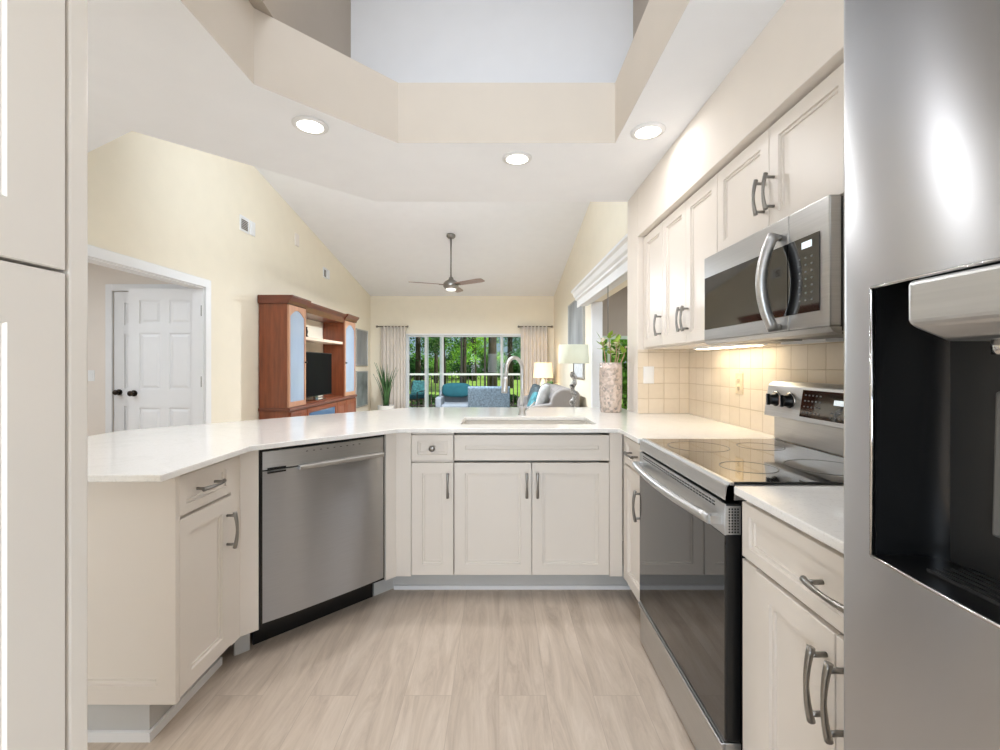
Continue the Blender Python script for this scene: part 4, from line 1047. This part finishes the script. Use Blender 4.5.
# vase with branches on the counter
vz = CT1+.0005
vs_ = thing('flower_vase', 'tall cylindrical hammered silver-pink glass vase on the counter beside the end wall', 'vase', (.785, 3.12, vz))
MB().lathe([(.068,0),(.072,.006),(.078,.12),(.078,.30),(.074,.345),(.070,.345),(.070,.02),(.001,.015)], n=32).build('vessel', 'vase', vs_)
br_ = thing('flower_branch', 'twig branches with yellow-green leaves and white blooms standing in the tall vase', 'flowers', (.785, 3.12, vz+.02))
tips = [(-.06,.02,.50),(.03,-.03,.46),(.07,.04,.50),(.0,.05,.52),(.10,-.02,.44)]
st = MB()
for tx,ty,tz in tips: st.tube([(tx*.15,ty*.15,.0),(tx*.4,ty*.4,.25),(tx*.8+.01,ty*.8,.38),(tx,ty,tz)], [.005,.005,.004,.0025], 6)
st.build('stems', mat('pale_twig', (176,142,118), .7), br_)
lf = MB(); bl = MB()
for tx,ty,tz in tips:
    for k in range(12):
        a = random.uniform(0,2*PI); e = random.uniform(-.3,1.1); L_ = random.uniform(.04,.085); d = Vector((math.cos(a)*math.cos(e),math.sin(a)*math.cos(e),math.sin(e))); s_ = d.cross(Vector((0,0,1))).normalized()*.019
        u = random.uniform(.75,1.02); p0 = Vector((tx*u,ty*u,.38+(tz-.38)*((u-.75)/.27)))
        (lf if k%3 else bl).add([p0, p0+d*L_*.55+s_, p0+d*L_, p0+d*L_*.55-s_], [(0,1,2,3)])
lf.build('leaves', mat('yellow_green_leaf', (150,178,70), .5, var=.2), br_); bl.build('petals', mat('cream_bloom', (240,232,214), .6), br_)

# ------------------------------------------------------------------ outdoors
struct('ground_lawn', MB().box(-40, 30, 13.3, 70, -.3, -.12), 'lawn')
struct('floor_lanai', MB().box(-6, 5, YF+.125, 13.3, -.14, -.02), 'deck')
ra = thing('porch_railing', 'white-capped porch railing with dark pickets beyond the sliding door', 'railing', (-4.2, 13.0, -.02))
RL = 6.6
MB().box(0,RL,-.03,.03,.965,1.02).build('top_rail', 'railw', ra); MB().box(0,RL,-.02,.02,.06,.10).build('bottom_rail', 'picket', ra)
for k in range(55): MB().box(.06+k*.12-.014,.06+k*.12+.014,-.012,.012,.10,.965).build('picket', 'picket', ra)
for px in (461.5, 485, 380, 540): 
    x = px2x(px,13.0)+4.2; MB().box(x-.028,x+.028,-.028,.028,0,2.8).build('post', 'picket', ra)
def tree(label, x, y, trunk_r, ht, crown, mleaf, group=None, lean=0, n=2600, lsz=.16, name='tree'):
    t = thing(name, label, 'tree' if name == 'tree' else 'shrub', (x,y,-.12), 0, group)
    mb = MB()
    if name == 'tree':
        path = [(0,0,0),(lean*.2,.05,ht*.25),(lean*.5,0,ht*.5),(lean*.8,-.05,ht*.75),(lean,0,ht)]
        mb.tube(path, [trunk_r*1.3,trunk_r,trunk_r*.9,trunk_r*.75,trunk_r*.5], 10)
        for k in range(5):
            a = k*1.3+x; z = ht*(.45+.1*k); mb.tube([(lean*z/ht,0,z),(lean*z/ht+math.cos(a)*1.0,math.sin(a)*1.0,z+.7),(lean*z/ht+math.cos(a)*1.9,math.sin(a)*1.9,z+1.0)], [trunk_r*.35,trunk_r*.25,.03], 6)
        mb.build('trunk', 'bark', t)
    else:
        for k in range(5):
            a = k*1.26; mb.tube([(.1*math.cos(a),.1*math.sin(a),0),(.5*math.cos(a),.5*math.sin(a),ht*.6)], [.05,.02], 6)
        mb.build('stem', 'bark', t)
    f = MB(); rnd = random.Random(int(x*100+y*7)); vs = []; fs = []
    for (cx,cy,cz,rx,ry,rz_) in crown:
        m_ = int(n/len(crown)); clumps = [(rnd.gauss(0,.45),rnd.gauss(0,.45),rnd.gauss(0,.45)) for _ in range(26)]
        for k in range(m_):
            q = rnd.choice(clumps); p0 = Vector((cx+rx*(q[0]+rnd.gauss(0,.13)), cy+ry*(q[1]+rnd.gauss(0,.13)), max(.05, cz+rz_*(q[2]+rnd.gauss(0,.13)))))
            a = rnd.uniform(0,2*PI); e = rnd.uniform(-1.2,1.2); d = Vector((math.cos(a)*math.cos(e),math.sin(a)*math.cos(e),math.sin(e))); s_ = d.cross(Vector((rnd.gauss(0,1),rnd.gauss(0,1),rnd.gauss(0,1)))).normalized()*lsz*.36
            i = len(vs); vs += [p0-d*lsz*.5, p0+s_, p0+d*lsz*.5, p0-s_]; fs.append((i,i+1,i+2,i+3))
    f.add(vs,fs); f.build('foliage' if name != 'tree' else 'crown', mleaf, t)
    return t
tree('tree with the thickest dark trunk beyond the porch railing', px2x(492,21), 21, .19, 9, [(0,0,7.5,3,2.5,2)], 'fol_d', lean=.1)
tree('tree with slender trunk beside the thick dark trunk', px2x(464,24), 24, .10, 8, [(0,0,6.5,2.5,2.2,2)], 'fol_m', lean=.15)
tree('tree with dark trunk left of the slender trunk, bright leaves hanging low', px2x(462,29)-1.2, 29, .15, 8, [(0,0,5.0,2.4,2.2,1.8)], 'fol_b', lean=-.2)
tree('dark leafy tree filling the near-curtain side of the sliding door view', px2x(418,27), 27, .16, 7, [(-.3,0,3.2,2.2,2.2,2.2),(-.6,0,5.5,2.4,2,1.6)], 'fol_d', n=4200)
tree('mid green tree behind the first sliding door stile', px2x(436,33), 33, .14, 7, [(0,0,3.6,2.4,2,2.0)], 'fol_m', n=3200)
tree('blue-green leafy tree at the lamp side of the sliding door view', px2x(510,26), 26, .15, 7, [(.3,0,3.4,1.6,1.8,1.7)], 'fol_c', n=2400)
tree('bright sunlit tree far across the lawn between the trunks', px2x(474,38), 38, .2, 7, [(0,0,3.0,2.6,2,1.6)], 'fol_b', n=3000)
shr = [(405,36,'fol_d','darkest'),(424,41,'fol_m',''),(446,43,'fol_b',''),(468,42,'fol_d',''),(490,43,'fol_m',''),(512,41,'fol_d','')]
SL = ['dark shrub at the curtain end of the far lawn edge','green shrub behind the dark leafy tree on the lawn edge','yellow-green shrub on the lawn edge between the door stiles','dark shrub on the lawn edge under the bright sunlit tree','green shrub on the lawn edge behind the thick trunk','dark shrub at the lamp end of the far lawn edge']
for (px,y,m_,_), lb in zip(shr, SL):
    tree(lb, px2x(px,y), y, .1, 2.6, [(0,0,1.3,1.9,1.4,1.5)], m_, n=2200, lsz=.22, name='shrub')
LOW = [(-3.35,'low dark hedge bush outside the railing behind the teal patio chair'),(-2.35,'low dark hedge bush outside the railing beside the first door stile'),(-1.35,'low dark hedge bush outside the railing behind the teal cushion'),(-.35,'low dark hedge bush outside the railing behind the speckled armchair'),(.65,'low dark hedge bush outside the railing behind the faucet')]
for x, lb in LOW: tree(lb, x, 14.4, .06, .4, [(0,0,.22,.52,.40,.20)], 'fol_d', n=1500, lsz=.09, name='shrub', group='low bushes along the porch railing')
# greenery outside the nook window
tree('green shrub just outside the nook window', 2.6, 9.2, .1, 1.9, [(0,0,1.2,.6,.6,.9)], 'fol_m', n=2600, lsz=.12, name='shrub')
tree('bright leafy tree further outside the nook window', 3.4, 13.0, .14, 4, [(0,0,2.2,1.8,1.2,1.5)], 'fol_b', n=2600)
